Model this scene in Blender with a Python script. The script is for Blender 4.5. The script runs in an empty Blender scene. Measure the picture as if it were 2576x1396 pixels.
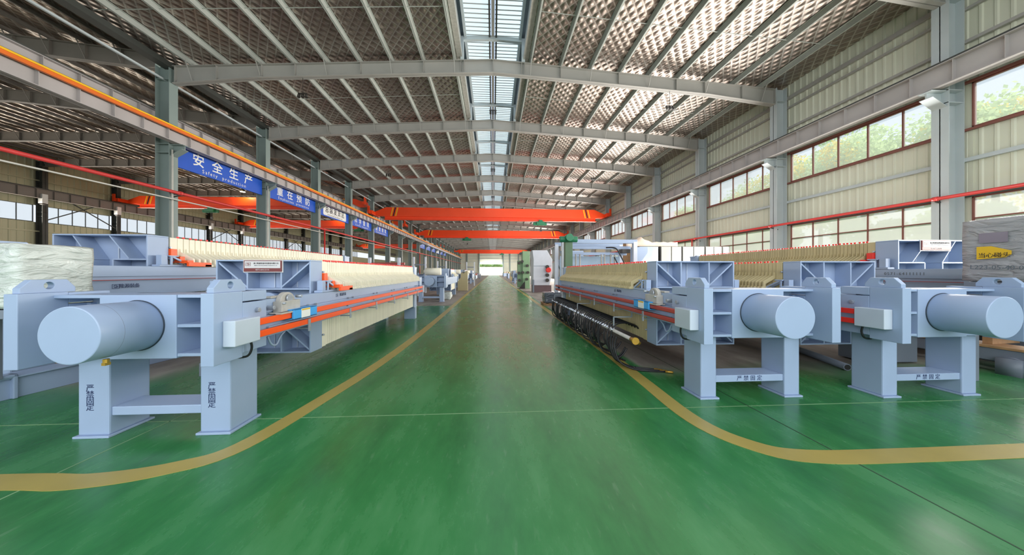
import bpy, math, random
from math import sin, cos, pi, atan, sqrt
from mathutils import Vector, Matrix
random.seed(7)
S = bpy.context.scene
COL = S.collection
R = math.radians

# ------------------------------------------------------------------ camera, sky, light, exposure
F_PX, W_PX, H_PX = 775.0, 2576.0, 1396.0
cd = bpy.data.cameras.new('camera'); cam = bpy.data.objects.new('camera', cd); COL.objects.link(cam)
cd.sensor_width = 36.0; cd.lens = 36.0 * F_PX / W_PX; cd.shift_y = -14.0 / W_PX
cd.clip_end = 600; cd.clip_start = 0.05
cam.location = (0, 0, 1.6); cam.rotation_euler = (R(90), 0, -atan(48.0 / F_PX))
S.camera = cam
S.view_settings.view_transform = 'Standard'; S.view_settings.look = 'None'
S.view_settings.gamma = 1; S.view_settings.use_curve_mapping = False
S.view_settings.exposure = 0.0
try:
    S.cycles.use_denoising = True
    S.cycles.max_bounces = 8; S.cycles.diffuse_bounces = 4; S.cycles.glossy_bounces = 3
    S.cycles.transmission_bounces = 6; S.cycles.transparent_max_bounces = 12
    S.cycles.sample_clamp_indirect = 4.0; S.cycles.caustics_reflective = False; S.cycles.caustics_refractive = False
except Exception:
    pass

wd = bpy.data.worlds.new('sky'); S.world = wd; wd.use_nodes = True
nt = wd.node_tree; nt.nodes.clear()
o_ = nt.nodes.new('ShaderNodeOutputWorld'); bg = nt.nodes.new('ShaderNodeBackground')
tc = nt.nodes.new('ShaderNodeTexCoord'); sx = nt.nodes.new('ShaderNodeSeparateXYZ'); cr = nt.nodes.new('ShaderNodeValToRGB')
nt.links.new(tc.outputs['Generated'], sx.inputs[0]); nt.links.new(sx.outputs['Z'], cr.inputs[0])
cr.color_ramp.elements[0].position = 0.0; cr.color_ramp.elements[0].color = (0.80, 0.84, 0.90, 1)
cr.color_ramp.elements[1].position = 0.7; cr.color_ramp.elements[1].color = (0.52, 0.68, 0.93, 1)
nt.links.new(cr.outputs[0], bg.inputs[0]); bg.inputs[1].default_value = 1.2
nt.links.new(bg.outputs[0], o_.inputs[0])

def light(name, kind, loc, rot, energy, color=(1, 1, 1), size=None, size_y=None, angle=None):
    l = bpy.data.lights.new(name, kind); o = bpy.data.objects.new(name, l); COL.objects.link(o)
    o.location = loc; o.rotation_euler = rot; l.energy = energy; l.color = color
    if kind == 'AREA':
        l.shape = 'RECTANGLE'; l.size = size; l.size_y = size_y
    if angle is not None: l.angle = angle
    return o
# low sun from the right and behind, daylight through the window bands, added fills under the roof and behind the camera
sun = light('sun', 'SUN', (30, -20, 30), (0, 0, 0), 4.5, (1.0, 0.93, 0.82), angle=R(1.0))
sun.rotation_euler = Vector((-0.52, 0.32, -0.78)).to_track_quat('-Z', 'Y').to_euler()
light('roof_fill', 'AREA', (6, 66, 10.2), (0, 0, 0), 3000, (0.97, 0.98, 1.0), 14, 146)  # added wide fill lamp hung below the foil, not in the monitor
light('right_upper_window_daylight', 'AREA', (14.40, 70, 5.9), (0, R(90), 0), 6500, (1.0, 0.97, 0.93), 1.4, 138)
light('right_lower_window_daylight', 'AREA', (14.40, 70, 2.7), (0, R(90), 0), 17500, (1.0, 0.96, 0.9), 2.5, 138)
light('left_window_daylight', 'AREA', (-44.2, 60, 7.3), (0, R(-90), 0), 7000, (1.0, 0.93, 0.82), 1.7, 110)
oe = light('front_fill', 'AREA', (-2, -7, 5.6), (0, 0, 0), 2050, (0.96, 0.98, 1.0), 26, 8)  # added lamp behind the camera, brightens the machine fronts
oe.rotation_euler = Vector((-1, 13, -4.2)).to_track_quat('-Z', 'Y').to_euler()
light('back_gate_daylight', 'AREA', (-0.8, 143.8, 3.0), (R(-90), 0, R(180)), 3000, (1.0, 0.98, 0.95), 10, 5.8)

# ------------------------------------------------------------------ materials
def srgb(r, g, b):
    f = lambda c: (c / 255.0) / 12.92 if c / 255.0 <= 0.04045 else ((c / 255.0 + 0.055) / 1.055) ** 2.4
    return (f(r), f(g), f(b), 1)
class NT:
    def __init__(s, m): s.t = m.node_tree
    def n(s, k, **kw):
        nd = s.t.nodes.new(k)
        for a, v in kw.items(): setattr(nd, a, v)
        return nd
    def l(s, a, b): s.t.links.new(a, b)
def new_mat(name):
    m = bpy.data.materials.new(name); m.use_nodes = True
    return m, NT(m), m.node_tree.nodes['Principled BSDF']
def paint(name, col, rough=0.45, var=0.06, scale=3.0, metal=0.0, bump=0.0, rnd=0.0, spec=0.5):
    m, t, p = new_mat(name)
    p.inputs['Roughness'].default_value = rough; p.inputs['Metallic'].default_value = metal
    p.inputs['Specular IOR Level'].default_value = spec
    c = t.n('ShaderNodeTexCoord'); nz = t.n('ShaderNodeTexNoise'); nz.inputs['Scale'].default_value = scale; nz.inputs['Detail'].default_value = 5
    t.l(c.outputs['Object'], nz.inputs['Vector'])
    mr = t.n('ShaderNodeMapRange'); mr.inputs['From Min'].default_value = 0.3; mr.inputs['From Max'].default_value = 0.7
    mr.inputs['To Min'].default_value = 1 - var; mr.inputs['To Max'].default_value = 1 + var
    t.l(nz.outputs['Fac'], mr.inputs['Value'])
    hs = t.n('ShaderNodeHueSaturation'); hs.inputs['Color'].default_value = col
    if rnd > 0:
        oi = t.n('ShaderNodeObjectInfo'); m2 = t.n('ShaderNodeMapRange'); m2.inputs['To Min'].default_value = 1 - rnd; m2.inputs['To Max'].default_value = 1 + rnd
        t.l(oi.outputs['Random'], m2.inputs['Value']); mu = t.n('ShaderNodeMath', operation='MULTIPLY')
        t.l(mr.outputs[0], mu.inputs[0]); t.l(m2.outputs[0], mu.inputs[1]); t.l(mu.outputs[0], hs.inputs['Value'])
    else: t.l(mr.outputs[0], hs.inputs['Value'])
    t.l(hs.outputs[0], p.inputs['Base Color'])
    if bump > 0:
        b = t.n('ShaderNodeBump'); b.inputs['Strength'].default_value = bump; b.inputs['Distance'].default_value = 0.02
        t.l(nz.outputs['Fac'], b.inputs['Height']); t.l(b.outputs[0], p.inputs['Normal'])
    return m
def emit(name, col, st):
    m, t, p = new_mat(name); p.inputs['Base Color'].default_value = col
    p.inputs['Emission Color'].default_value = col; p.inputs['Emission Strength'].default_value = st
    return m

M = {}
M['press'] = paint('press_blue_grey_paint', srgb(154, 172, 199), 0.36, 0.04, 2.0)
M['press_dark'] = paint('press_slate_paint', srgb(120, 128, 140), 0.45, 0.04, 2.0)
M['cream'] = paint('cream_polypropylene', srgb(236, 230, 209), 0.5, 0.03, 4, rnd=0.05)
M['khaki'] = paint('khaki_shaded_polypropylene', srgb(192, 178, 136), 0.5, 0.03, 4, rnd=0.07)  # cream of the right press plates with olive tint and shade in the colour
M['knob'] = paint('red_plastic', srgb(228, 50, 40), 0.4, 0.02)
M['orange'] = paint('orange_powder_coat', srgb(250, 88, 20), 0.35, 0.03)
M['red_rail'] = paint('red_oxide_paint', srgb(172, 66, 58), 0.45, 0.08)
M['box_grey'] = paint('drive_box_light_grey', srgb(188, 198, 210), 0.4, 0.03)
M['seam'] = paint('dark_seam', srgb(40, 52, 66), 0.5, 0.05)
M['blue_cover'] = paint('sky_blue_cover', srgb(60, 160, 228), 0.4, 0.03)
M['white'] = paint('white_enamel', srgb(232, 232, 228), 0.45, 0.03)
M['yellow_label'] = paint('yellow_label', srgb(225, 180, 30), 0.5, 0.05)
M['dusty'] = paint('dusty_steel', srgb(176, 172, 164), 0.55, 0.12, 9)
M['bolt'] = paint('zinc_bolt', srgb(170, 176, 184), 0.35, 0.05, metal=0.6)
M['brass'] = paint('brass_fitting', srgb(205, 160, 70), 0.3, 0.06, metal=0.7)
M['rubber'] = paint('black_rubber', srgb(26, 27, 30), 0.42, 0.1, 12)
M['ink'] = paint('navy_stencil_ink', srgb(38, 54, 92), 0.6, 0.03)
M['grey_ink'] = paint('grey_stencil_ink', srgb(96, 104, 112), 0.6, 0.03)
M['black_ink'] = paint('black_ink', srgb(34, 30, 34), 0.6, 0.03)
M['name_red'] = paint('nameplate_maroon', srgb(110, 34, 32), 0.35, 0.05)
M['name_silver'] = paint('nameplate_silver', srgb(206, 204, 202), 0.35, 0.03)
M['steel'] = paint('grey_green_column_paint', srgb(132, 146, 142), 0.5, 0.05, 1.0)
M['steel_light'] = paint('light_grey_column_paint', srgb(186, 194, 196), 0.5, 0.05, 1.0)
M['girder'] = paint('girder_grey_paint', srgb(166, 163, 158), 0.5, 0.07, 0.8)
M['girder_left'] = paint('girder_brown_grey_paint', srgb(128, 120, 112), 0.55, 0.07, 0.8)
M['purlin'] = paint('galvanised_purlin', srgb(182, 186, 180), 0.45, 0.06, 1.5, metal=0.1)
M['gutter'] = paint('dark_gutter_steel', srgb(64, 66, 62), 0.6, 0.1, 1.0)
M['runway'] = paint('runway_beam_paint', srgb(176, 170, 168), 0.5, 0.07, 0.8)
M['rail_yellow'] = paint('yellow_conductor_rail', srgb(245, 190, 30), 0.45, 0.04)
M['rail_orange'] = paint('orange_conductor_cover', srgb(225, 110, 30), 0.45, 0.04)
M['crane'] = paint('crane_orange_paint', srgb(245, 74, 24), 0.4, 0.04, 0.6)
M['crane_yellow'] = paint('hazard_yellow', srgb(240, 180, 30), 0.45, 0.03)
M['hoist'] = paint('hoist_green_paint', srgb(40, 120, 84), 0.45, 0.08)
M['black'] = paint('black_paint', srgb(30, 28, 26), 0.5, 0.06)
M['pipe_red'] = paint('fire_pipe_red', srgb(214, 66, 62), 0.35, 0.05)
M['conduit'] = paint('white_conduit', srgb(205, 202, 192), 0.45, 0.06)
M['sign_blue'] = paint('banner_blue', srgb(18, 82, 190), 0.5, 0.03)
M['frame'] = paint('maroon_window_frame', srgb(128, 76, 66), 0.5, 0.06)
M['green'] = paint('machine_green_paint', srgb(132, 166, 128), 0.5, 0.06)
M['machine_white'] = paint('machine_pale_grey', srgb(206, 210, 220), 0.45, 0.03)
M['machine_mauve'] = paint('machine_mauve_base', srgb(104, 82, 86), 0.55, 0.08)
M['wood'] = paint('raw_timber', srgb(176, 136, 96), 0.65, 0.16, 8)
M['tarp'] = paint('beige_tarpaulin', srgb(226, 204, 186), 0.7, 0.07, 2, bump=0.4)
M['line'] = paint('yellow_floor_paint', srgb(168, 150, 78), 0.34, 0.08, 2.5)
M['joint'] = paint('floor_joint_filler', srgb(120, 158, 112), 0.5, 0.15, 3)
M['joint_dark'] = paint('floor_saw_cut', srgb(40, 66, 44), 0.6, 0.15, 3)
M['cab'] = paint('cabinet_pale_grey', srgb(150, 150, 144), 0.4, 0.05, 1.5)
M['cab_dark'] = paint('cabinet_shadow_gap', srgb(92, 92, 88), 0.6, 0.05)
M['galv'] = paint('galvanised_sheet', srgb(122, 134, 142), 0.4, 0.12, 2.5, metal=0.5)
M['trunk'] = paint('bark', srgb(96, 80, 62), 0.8, 0.2, 6)
def mat_leaf(name, col):
    m = bpy.data.materials.new(name); m.use_nodes = True; t = NT(m); m.node_tree.nodes.clear()
    out = t.n('ShaderNodeOutputMaterial'); d = t.n('ShaderNodeBsdfDiffuse'); l = t.n('ShaderNodeBsdfTranslucent'); x = t.n('ShaderNodeMixShader')
    c = t.n('ShaderNodeTexCoord'); nz = t.n('ShaderNodeTexNoise'); nz.inputs['Scale'].default_value = 1.3; t.l(c.outputs['Object'], nz.inputs['Vector'])
    mr = t.n('ShaderNodeMapRange'); mr.inputs['To Min'].default_value = .55; mr.inputs['To Max'].default_value = 1.4; t.l(nz.outputs['Fac'], mr.inputs['Value'])
    h = t.n('ShaderNodeHueSaturation'); h.inputs['Color'].default_value = col; t.l(mr.outputs[0], h.inputs['Value'])
    for q in (d, l): t.l(h.outputs[0], q.inputs['Color'])
    t.l(d.outputs[0], x.inputs[1]); t.l(l.outputs[0], x.inputs[2]); t.l(x.outputs[0], out.inputs[0]); return m
M['leaf'] = mat_leaf('green_leaves', srgb(204, 226, 168))
M['leaf_yellow'] = mat_leaf('yellow_leaves', srgb(246, 226, 110))
M['ground'] = paint('outdoor_concrete', srgb(188, 188, 180), 0.8, 0.08, 0.3)
M['lamp_dark'] = paint('lamp_housing', srgb(58, 54, 50), 0.45, 0.05)
M['lamp_lit'] = emit('lit_lamp_lens', (1, 0.86, 0.6, 1), 6.0)

def mat_wall(name, col):
    m, t, p = new_mat(name); p.inputs['Roughness'].default_value = 0.5
    c = t.n('ShaderNodeTexCoord'); nz = t.n('ShaderNodeTexNoise'); nz.inputs['Scale'].default_value = 0.4; nz.inputs['Detail'].default_value = 4
    t.l(c.outputs['Object'], nz.inputs['Vector'])
    mp = t.n('ShaderNodeMapRange'); mp.inputs['From Min'].default_value = .3; mp.inputs['From Max'].default_value = .7; mp.inputs['To Min'].default_value = .92; mp.inputs['To Max'].default_value = 1.06
    t.l(nz.outputs['Fac'], mp.inputs['Value']); hs = t.n('ShaderNodeHueSaturation'); hs.inputs['Color'].default_value = col
    t.l(mp.outputs[0], hs.inputs['Value']); t.l(hs.outputs[0], p.inputs['Base Color'])
    return m
M['wall'] = mat_wall('pale_olive_cladding', srgb(212, 213, 194))
M['wall_left'] = mat_wall('olive_cladding', srgb(190, 186, 152))

def mat_floor():
    m, t, p = new_mat('green_epoxy_floor')
    c = t.n('ShaderNodeTexCoord')
    mp = t.n('ShaderNodeMapping'); mp.inputs['Scale'].default_value = (1.6, 0.5, 1); mp.inputs['Rotation'].default_value = (0, 0, R(18))
    t.l(c.outputs['Object'], mp.inputs['Vector'])
    n1 = t.n('ShaderNodeTexNoise'); n1.inputs['Scale'].default_value = 1.1; n1.inputs['Detail'].default_value = 9; n1.inputs['Roughness'].default_value = .68
    t.l(mp.outputs[0], n1.inputs['Vector'])
    ra = t.n('ShaderNodeValToRGB'); e = ra.color_ramp.elements
    e[0].position = .28; e[0].color = srgb(38, 98, 52); e[1].position = .74; e[1].color = srgb(82, 144, 92)
    k = ra.color_ramp.elements.new(.5); k.color = srgb(52, 122, 66)
    t.l(n1.outputs['Fac'], ra.inputs['Fac'])
    # fine scuffs
    mp2 = t.n('ShaderNodeMapping'); mp2.inputs['Scale'].default_value = (9, 2.2, 1); mp2.inputs['Rotation'].default_value = (0, 0, R(-52))
    t.l(c.outputs['Object'], mp2.inputs['Vector'])
    n2 = t.n('ShaderNodeTexNoise'); n2.inputs['Scale'].default_value = 2.2; n2.inputs['Detail'].default_value = 6; t.l(mp2.outputs[0], n2.inputs['Vector'])
    r2 = t.n('ShaderNodeMapRange'); r2.inputs['From Min'].default_value = .62; r2.inputs['From Max'].default_value = .8; r2.inputs['To Max'].default_value = .2
    t.l(n2.outputs['Fac'], r2.inputs['Value'])
    mx = t.n('ShaderNodeMix', data_type='RGBA'); t.l(r2.outputs[0], mx.inputs['Factor']); t.l(ra.outputs[0], mx.inputs['A']); mx.inputs['B'].default_value = srgb(150, 178, 152)
    # bare, dirty concrete under the machines: outside the aisle and beyond the painted part
    sp = t.n('ShaderNodeSeparateXYZ'); t.l(c.outputs['Object'], sp.inputs[0])
    def smooth(src, a, b):
        r = t.n('ShaderNodeMapRange', interpolation_type='SMOOTHSTEP'); r.inputs['From Min'].default_value = a; r.inputs['From Max'].default_value = b; t.l(src, r.inputs['Value']); return r.outputs[0]
    def mul(a, b):
        q = t.n('ShaderNodeMath', operation='MULTIPLY'); t.l(a, q.inputs[0]); t.l(b, q.inputs[1]); return q.outputs[0]
    def mx2(a, b):
        q = t.n('ShaderNodeMath', operation='MAXIMUM'); t.l(a, q.inputs[0]); t.l(b, q.inputs[1]); return q.outputs[0]
    n3 = t.n('ShaderNodeTexNoise'); n3.inputs['Scale'].default_value = .9; n3.inputs['Detail'].default_value = 6; t.l(c.outputs['Object'], n3.inputs['Vector'])
    def jit(src, amt):
        a = t.n('ShaderNodeMath', operation='MULTIPLY_ADD'); a.inputs[1].default_value = amt; t.l(n3.outputs['Fac'], a.inputs[0]); t.l(src, a.inputs[2]); return a.outputs[0]
    X = sp.outputs['X']; Y = sp.outputs['Y']; Yj = jit(Y, 1.6)
    right = mul(smooth(X, 2.42, 2.55), smooth(Yj, 5.0, 6.2))
    left = mul(smooth(X, -1.9, -2.05), smooth(Y, 14.6, 14.9))
    deep = mul(smooth(jit(X, .8), -4.2, -4.9), smooth(Yj, 5.0, 6.0))
    msk = mx2(mx2(right, left), deep)
    cn = t.n('ShaderNodeValToRGB'); cn.color_ramp.elements[0].position = .3; cn.color_ramp.elements[0].color = srgb(96, 84, 80); cn.color_ramp.elements[1].position = .72; cn.color_ramp.elements[1].color = srgb(168, 160, 150)
    t.l(n1.outputs['Fac'], cn.inputs['Fac'])
    mx3 = t.n('ShaderNodeMix', data_type='RGBA'); t.l(msk, mx3.inputs['Factor']); t.l(mx.outputs['Result'], mx3.inputs['A']); t.l(cn.outputs[0], mx3.inputs['B'])
    t.l(mx3.outputs['Result'], p.inputs['Base Color'])
    rr = t.n('ShaderNodeMapRange'); rr.inputs['From Min'].default_value = .3; rr.inputs['From Max'].default_value = .7; rr.inputs['To Min'].default_value = .19; rr.inputs['To Max'].default_value = .33
    t.l(n1.outputs['Fac'], rr.inputs['Value'])
    ad = t.n('ShaderNodeMath', operation='MULTIPLY_ADD'); ad.inputs[1].default_value = .3; t.l(msk, ad.inputs[0]); t.l(rr.outputs[0], ad.inputs[2]); t.l(ad.outputs[0], p.inputs['Roughness'])
    b = t.n('ShaderNodeBump'); b.inputs['Strength'].default_value = .06; b.inputs['Distance'].default_value = .01; t.l(n1.outputs['Fac'], b.inputs['Height']); t.l(b.outputs[0], p.inputs['Normal'])
    return m
M['floor'] = mat_floor()
M['floor'].node_tree.nodes['Principled BSDF'].inputs['Specular IOR Level'].default_value = .38

def mat_foil(name, col, rough):
    m, t, p = new_mat(name); p.inputs['Metallic'].default_value = .96
    c = t.n('ShaderNodeTexCoord')
    def lines(rot, sc, dist):
        mp = t.n('ShaderNodeMapping'); mp.inputs['Rotation'].default_value = (0, 0, R(rot)); t.l(c.outputs['Object'], mp.inputs['Vector'])
        w = t.n('ShaderNodeTexWave'); w.inputs['Scale'].default_value = sc; w.inputs['Distortion'].default_value = dist; w.inputs['Detail'].default_value = 1
        t.l(mp.outputs[0], w.inputs['Vector']); return w.outputs['Fac']
    a = lines(38, 1.0, .35); b = lines(-38, 1.0, .35)
    mu = t.n('ShaderNodeMath', operation='MULTIPLY'); t.l(a, mu.inputs[0]); t.l(b, mu.inputs[1])
    nz = t.n('ShaderNodeTexNoise'); nz.inputs['Scale'].default_value = 1.4; nz.inputs['Detail'].default_value = 5; t.l(c.outputs['Object'], nz.inputs['Vector'])
    hs = t.n('ShaderNodeMath', operation='MULTIPLY_ADD'); hs.inputs[1].default_value = 1.2; t.l(nz.outputs['Fac'], hs.inputs[0]); t.l(mu.outputs[0], hs.inputs[2])
    bp = t.n('ShaderNodeBump'); bp.inputs['Strength'].default_value = .55; bp.inputs['Distance'].default_value = .06; t.l(hs.outputs[0], bp.inputs['Height']); t.l(bp.outputs[0], p.inputs['Normal'])
    # the white support wire net shows as thin lighter lines
    def wire(f):
        r = t.n('ShaderNodeMapRange'); r.inputs['From Min'].default_value = .09; r.inputs['From Max'].default_value = .0; r.inputs['To Max'].default_value = .75; t.l(f, r.inputs['Value']); return r.outputs[0]
    mxx = t.n('ShaderNodeMath', operation='MAXIMUM'); t.l(wire(a), mxx.inputs[0]); t.l(wire(b), mxx.inputs[1])
    mix = t.n('ShaderNodeMix', data_type='RGBA'); t.l(mxx.outputs[0], mix.inputs['Factor']); mix.inputs['A'].default_value = col; mix.inputs['B'].default_value = srgb(226, 222, 214)
    t.l(mix.outputs['Result'], p.inputs['Base Color'])
    p.inputs['Roughness'].default_value = rough
    return m
M['foil'] = mat_foil('quilted_foil_insulation', srgb(166, 152, 142), .37)
M['foil_left'] = mat_foil('dusty_foil_insulation', srgb(176, 160, 146), .42)

def mat_glass(name, haze, tint):
    m = bpy.data.materials.new(name); m.use_nodes = True; t = NT(m); m.node_tree.nodes.clear()
    out = t.n('ShaderNodeOutputMaterial'); tr = t.n('ShaderNodeBsdfTransparent'); tr.inputs[0].default_value = tint
    gl = t.n('ShaderNodeBsdfGlossy'); gl.inputs['Roughness'].default_value = .05
    tl = t.n('ShaderNodeBsdfTranslucent'); tl.inputs[0].default_value = (.95, .95, .93, 1)
    fr = t.n('ShaderNodeFresnel'); fr.inputs[0].default_value = 1.3
    a = t.n('ShaderNodeMixShader'); a.inputs[0].default_value = haze; t.l(tr.outputs[0], a.inputs[1]); t.l(tl.outputs[0], a.inputs[2])
    fm_ = t.n('ShaderNodeMath', operation='MULTIPLY'); fm_.inputs[1].default_value = .3; t.l(fr.outputs[0], fm_.inputs[0])
    b = t.n('ShaderNodeMixShader'); t.l(fm_.outputs[0], b.inputs[0]); t.l(a.outputs[0], b.inputs[1]); t.l(gl.outputs[0], b.inputs[2])
    t.l(b.outputs[0], out.inputs[0]); return m
M['glass'] = mat_glass('window_glass', .2, (.97, .98, .97, 1))
M['glass_dusty'] = mat_glass('dusty_window_glass', .5, (.97, .98, .95, 1))
def mat_translucent(name, col, wave=0):
    m = bpy.data.materials.new(name); m.use_nodes = True; t = NT(m); m.node_tree.nodes.clear()
    out = t.n('ShaderNodeOutputMaterial'); tl = t.n('ShaderNodeBsdfTranslucent'); tl.inputs[0].default_value = col
    df = t.n('ShaderNodeBsdfDiffuse'); df.inputs[0].default_value = col
    a = t.n('ShaderNodeMixShader'); a.inputs[0].default_value = .25; t.l(tl.outputs[0], a.inputs[1]); t.l(df.outputs[0], a.inputs[2]); t.l(a.outputs[0], out.inputs[0])
    return m
M['skylight'] = mat_translucent('translucent_roof_panel', srgb(206, 222, 224))
M['skyside'] = mat_translucent('translucent_monitor_glazing', srgb(236, 244, 255))

def mat_film(name, col, rough=.22):
    m, t, p = new_mat(name); p.inputs['Base Color'].default_value = col; p.inputs['Roughness'].default_value = rough
    p.inputs['Coat Weight'].default_value = .6; p.inputs['Coat Roughness'].default_value = .12
    c = t.n('ShaderNodeTexCoord'); mp = t.n('ShaderNodeMapping'); mp.inputs['Scale'].default_value = (1, 1, 3.2); mp.inputs['Rotation'].default_value = (R(20), R(25), 0); t.l(c.outputs['Object'], mp.inputs['Vector'])
    n1 = t.n('ShaderNodeTexNoise'); n1.inputs['Scale'].default_value = 3.0; n1.inputs['Detail'].default_value = 6; n1.inputs['Distortion'].default_value = 1.3; t.l(mp.outputs[0], n1.inputs['Vector'])
    b = t.n('ShaderNodeBump'); b.inputs['Strength'].default_value = .9; b.inputs['Distance'].default_value = .07; t.l(n1.outputs['Fac'], b.inputs['Height']); t.l(b.outputs[0], p.inputs['Normal']); t.l(b.outputs[0], p.inputs['Coat Normal'])
    mr = t.n('ShaderNodeMapRange'); mr.inputs['To Min'].default_value = .8; mr.inputs['To Max'].default_value = 1.15; t.l(n1.outputs['Fac'], mr.inputs['Value'])
    hs = t.n('ShaderNodeHueSaturation'); hs.inputs['Color'].default_value = col; t.l(mr.outputs[0], hs.inputs['Value']); t.l(hs.outputs[0], p.inputs['Base Color'])
    return m
M['film_white'] = mat_film('pale_stretch_film', srgb(206, 212, 204))
M['film_grey'] = mat_film('grey_stretch_film', srgb(164, 164, 166))
M['film_black'] = mat_film('black_stretch_film', srgb(84, 92, 104), .15)

# ------------------------------------------------------------------ mesh helpers
class MB:
    def __init__(s): s.v = []; s.f = []
    def add(s, vs, fs):
        n = len(s.v); s.v += [tuple(v) for v in vs]; s.f += [tuple(i + n for i in f) for f in fs]; return s
    def box(s, x0, x1, y0, y1, z0, z1):
        if x0 > x1: x0, x1 = x1, x0
        if y0 > y1: y0, y1 = y1, y0
        if z0 > z1: z0, z1 = z1, z0
        return s.add([(x0, y0, z0), (x1, y0, z0), (x1, y1, z0), (x0, y1, z0), (x0, y0, z1), (x1, y0, z1), (x1, y1, z1), (x0, y1, z1)],
                     [(0, 3, 2, 1), (4, 5, 6, 7), (0, 1, 5, 4), (1, 2, 6, 5), (2, 3, 7, 6), (3, 0, 4, 7)])
    def prism(s, pts, axis, a, b):
        # pts counter-clockwise pairs; axis 'y': (x,z) extruded y; 'x': (y,z) extruded x; 'z': (x,y) extruded z
        mk = {'y': lambda p, t: (p[0], t, p[1]), 'x': lambda p, t: (t, p[0], p[1]), 'z': lambda p, t: (p[0], p[1], t)}[axis]
        n = len(pts); vs = [mk(p, a) for p in pts] + [mk(p, b) for p in pts]
        fs = [tuple(range(n)), tuple(range(2 * n - 1, n - 1, -1))] + [(i, i + n, (i + 1) % n + n, (i + 1) % n) for i in range(n)]
        return s.add(vs, fs)
    def cyl(s, p0, p1, r, n=16, r1=None, cap=True):
        p0 = Vector(p0); p1 = Vector(p1); d = (p1 - p0).normalized(); r1 = r if r1 is None else r1
        u = d.orthogonal().normalized(); w = d.cross(u); vs = []
        for p, q in ((p0, r), (p1, r1)):
            for i in range(n):
                a = 2 * pi * i / n; vs.append(p + q * (cos(a) * u + sin(a) * w))
        fs = [(i, (i + 1) % n, (i + 1) % n + n, i + n) for i in range(n)]
        if cap: fs += [tuple(range(n - 1, -1, -1)), tuple(range(n, 2 * n))]
        return s.add(vs, fs)
    def bar(s, p0, p1, w, h):
        p0 = Vector(p0); p1 = Vector(p1); d = (p1 - p0).normalized(); up = Vector((0, 0, 1))
        if abs(d.z) > .98: up = Vector((0, 1, 0))
        u = d.cross(up).normalized(); v = u.cross(d).normalized(); vs = []
        for p in (p0, p1):
            for a, b in ((-1, -1), (1, -1), (1, 1), (-1, 1)): vs.append(p + u * (a * w / 2) + v * (b * h / 2))
        return s.add(vs, [(0, 1, 2, 3), (7, 6, 5, 4), (0, 4, 5, 1), (1, 5, 6, 2), (2, 6, 7, 3), (3, 7, 4, 0)])
    def tube(s, pts, r, n=8):
        pts = [Vector(p) for p in pts]; rings = []; prev = None
        for i, p in enumerate(pts):
            d = (pts[min(i + 1, len(pts) - 1)] - pts[max(i - 1, 0)]).normalized()
            u = d.orthogonal().normalized() if prev is None else (prev - d * prev.dot(d)).normalized()
            prev = u; w = d.cross(u); rings.append([p + r * (cos(2 * pi * k / n) * u + sin(2 * pi * k / n) * w) for k in range(n)])
        vs = [v for g in rings for v in g]; fs = []
        for i in range(len(pts) - 1):
            for k in range(n): fs.append((i * n + k, i * n + (k + 1) % n, (i + 1) * n + (k + 1) % n, (i + 1) * n + k))
        m = (len(pts) - 1) * n
        fs += [tuple(range(n - 1, -1, -1)), tuple(range(m, m + n))]
        return s.add(vs, fs)
    def ring(s, c, axis, r, t, n=32, m=6):
        vs = []; fs = []
        for i in range(n):
            a = 2 * pi * i / n
            for j in range(m):
                b = 2 * pi * j / m; q = r + t * cos(b); h = t * sin(b)
                vs.append({'y': (c[0] + q * cos(a), c[1] + h, c[2] + q * sin(a)), 'x': (c[0] + h, c[1] + q * cos(a), c[2] + q * sin(a)), 'z': (c[0] + q * cos(a), c[1] + q * sin(a), c[2] + h)}[axis])
        for i in range(n):
            for j in range(m): fs.append((i * m + j, i * m + (j + 1) % m, ((i + 1) % n) * m + (j + 1) % m, ((i + 1) % n) * m + j))
        return s.add(vs, fs)
    def holed(s, outer, c, r, x0, x1, n=24):
        # plate in the y-z plane with a round hole
        def hit(a):
            d = (cos(a), sin(a)); best = None
            for i in range(len(outer)):
                p = outer[i]; q = outer[(i + 1) % len(outer)]; ex, ey = q[0] - p[0], q[1] - p[1]
                den = d[0] * ey - d[1] * ex
                if abs(den) < 1e-9: continue
                t_ = ((p[0] - c[0]) * ey - (p[1] - c[1]) * ex) / den; w = ((p[0] - c[0]) * d[1] - (p[1] - c[1]) * d[0]) / den
                if t_ > 0 and -1e-6 <= w <= 1 + 1e-6 and (best is None or t_ < best): best = t_
            return (c[0] + d[0] * best, c[1] + d[1] * best)
        angs = sorted([2 * pi * i / n for i in range(n)] + [math.atan2(p[1] - c[1], p[0] - c[0]) % (2 * pi) for p in outer]); n = len(angs)
        O = [hit(a) for a in angs]; I = [(c[0] + r * cos(a), c[1] + r * sin(a)) for a in angs]
        vs = [(x, p[0], p[1]) for x in (x0, x1) for g in (O, I) for p in g]; fs = []
        for i in range(n):
            j = (i + 1) % n
            fs += [(i, j, n + j, n + i), (2 * n + j, 2 * n + i, 3 * n + i, 3 * n + j), (j, i, 2 * n + i, 2 * n + j), (n + i, n + j, 3 * n + j, 3 * n + i)]
        return s.add(vs, fs)
    def mesh(s, name, mat, smooth=False):
        me = bpy.data.meshes.new(name); me.from_pydata(s.v, [], s.f); me.materials.append(mat)
        import bmesh
        b = bmesh.new(); b.from_mesh(me); bmesh.ops.recalc_face_normals(b, faces=b.faces); b.to_mesh(me); b.free()
        if smooth:
            me.polygons.foreach_set('use_smooth', [len(p.vertices) <= 4 for p in me.polygons]); me.update()
        return me
    def build(s, name, mat, parent=None, bevel=0.0, smooth=False):
        o = link(name, s.mesh(name, mat, smooth), parent)
        if bevel > 0: bev(o, bevel)
        return o
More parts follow.
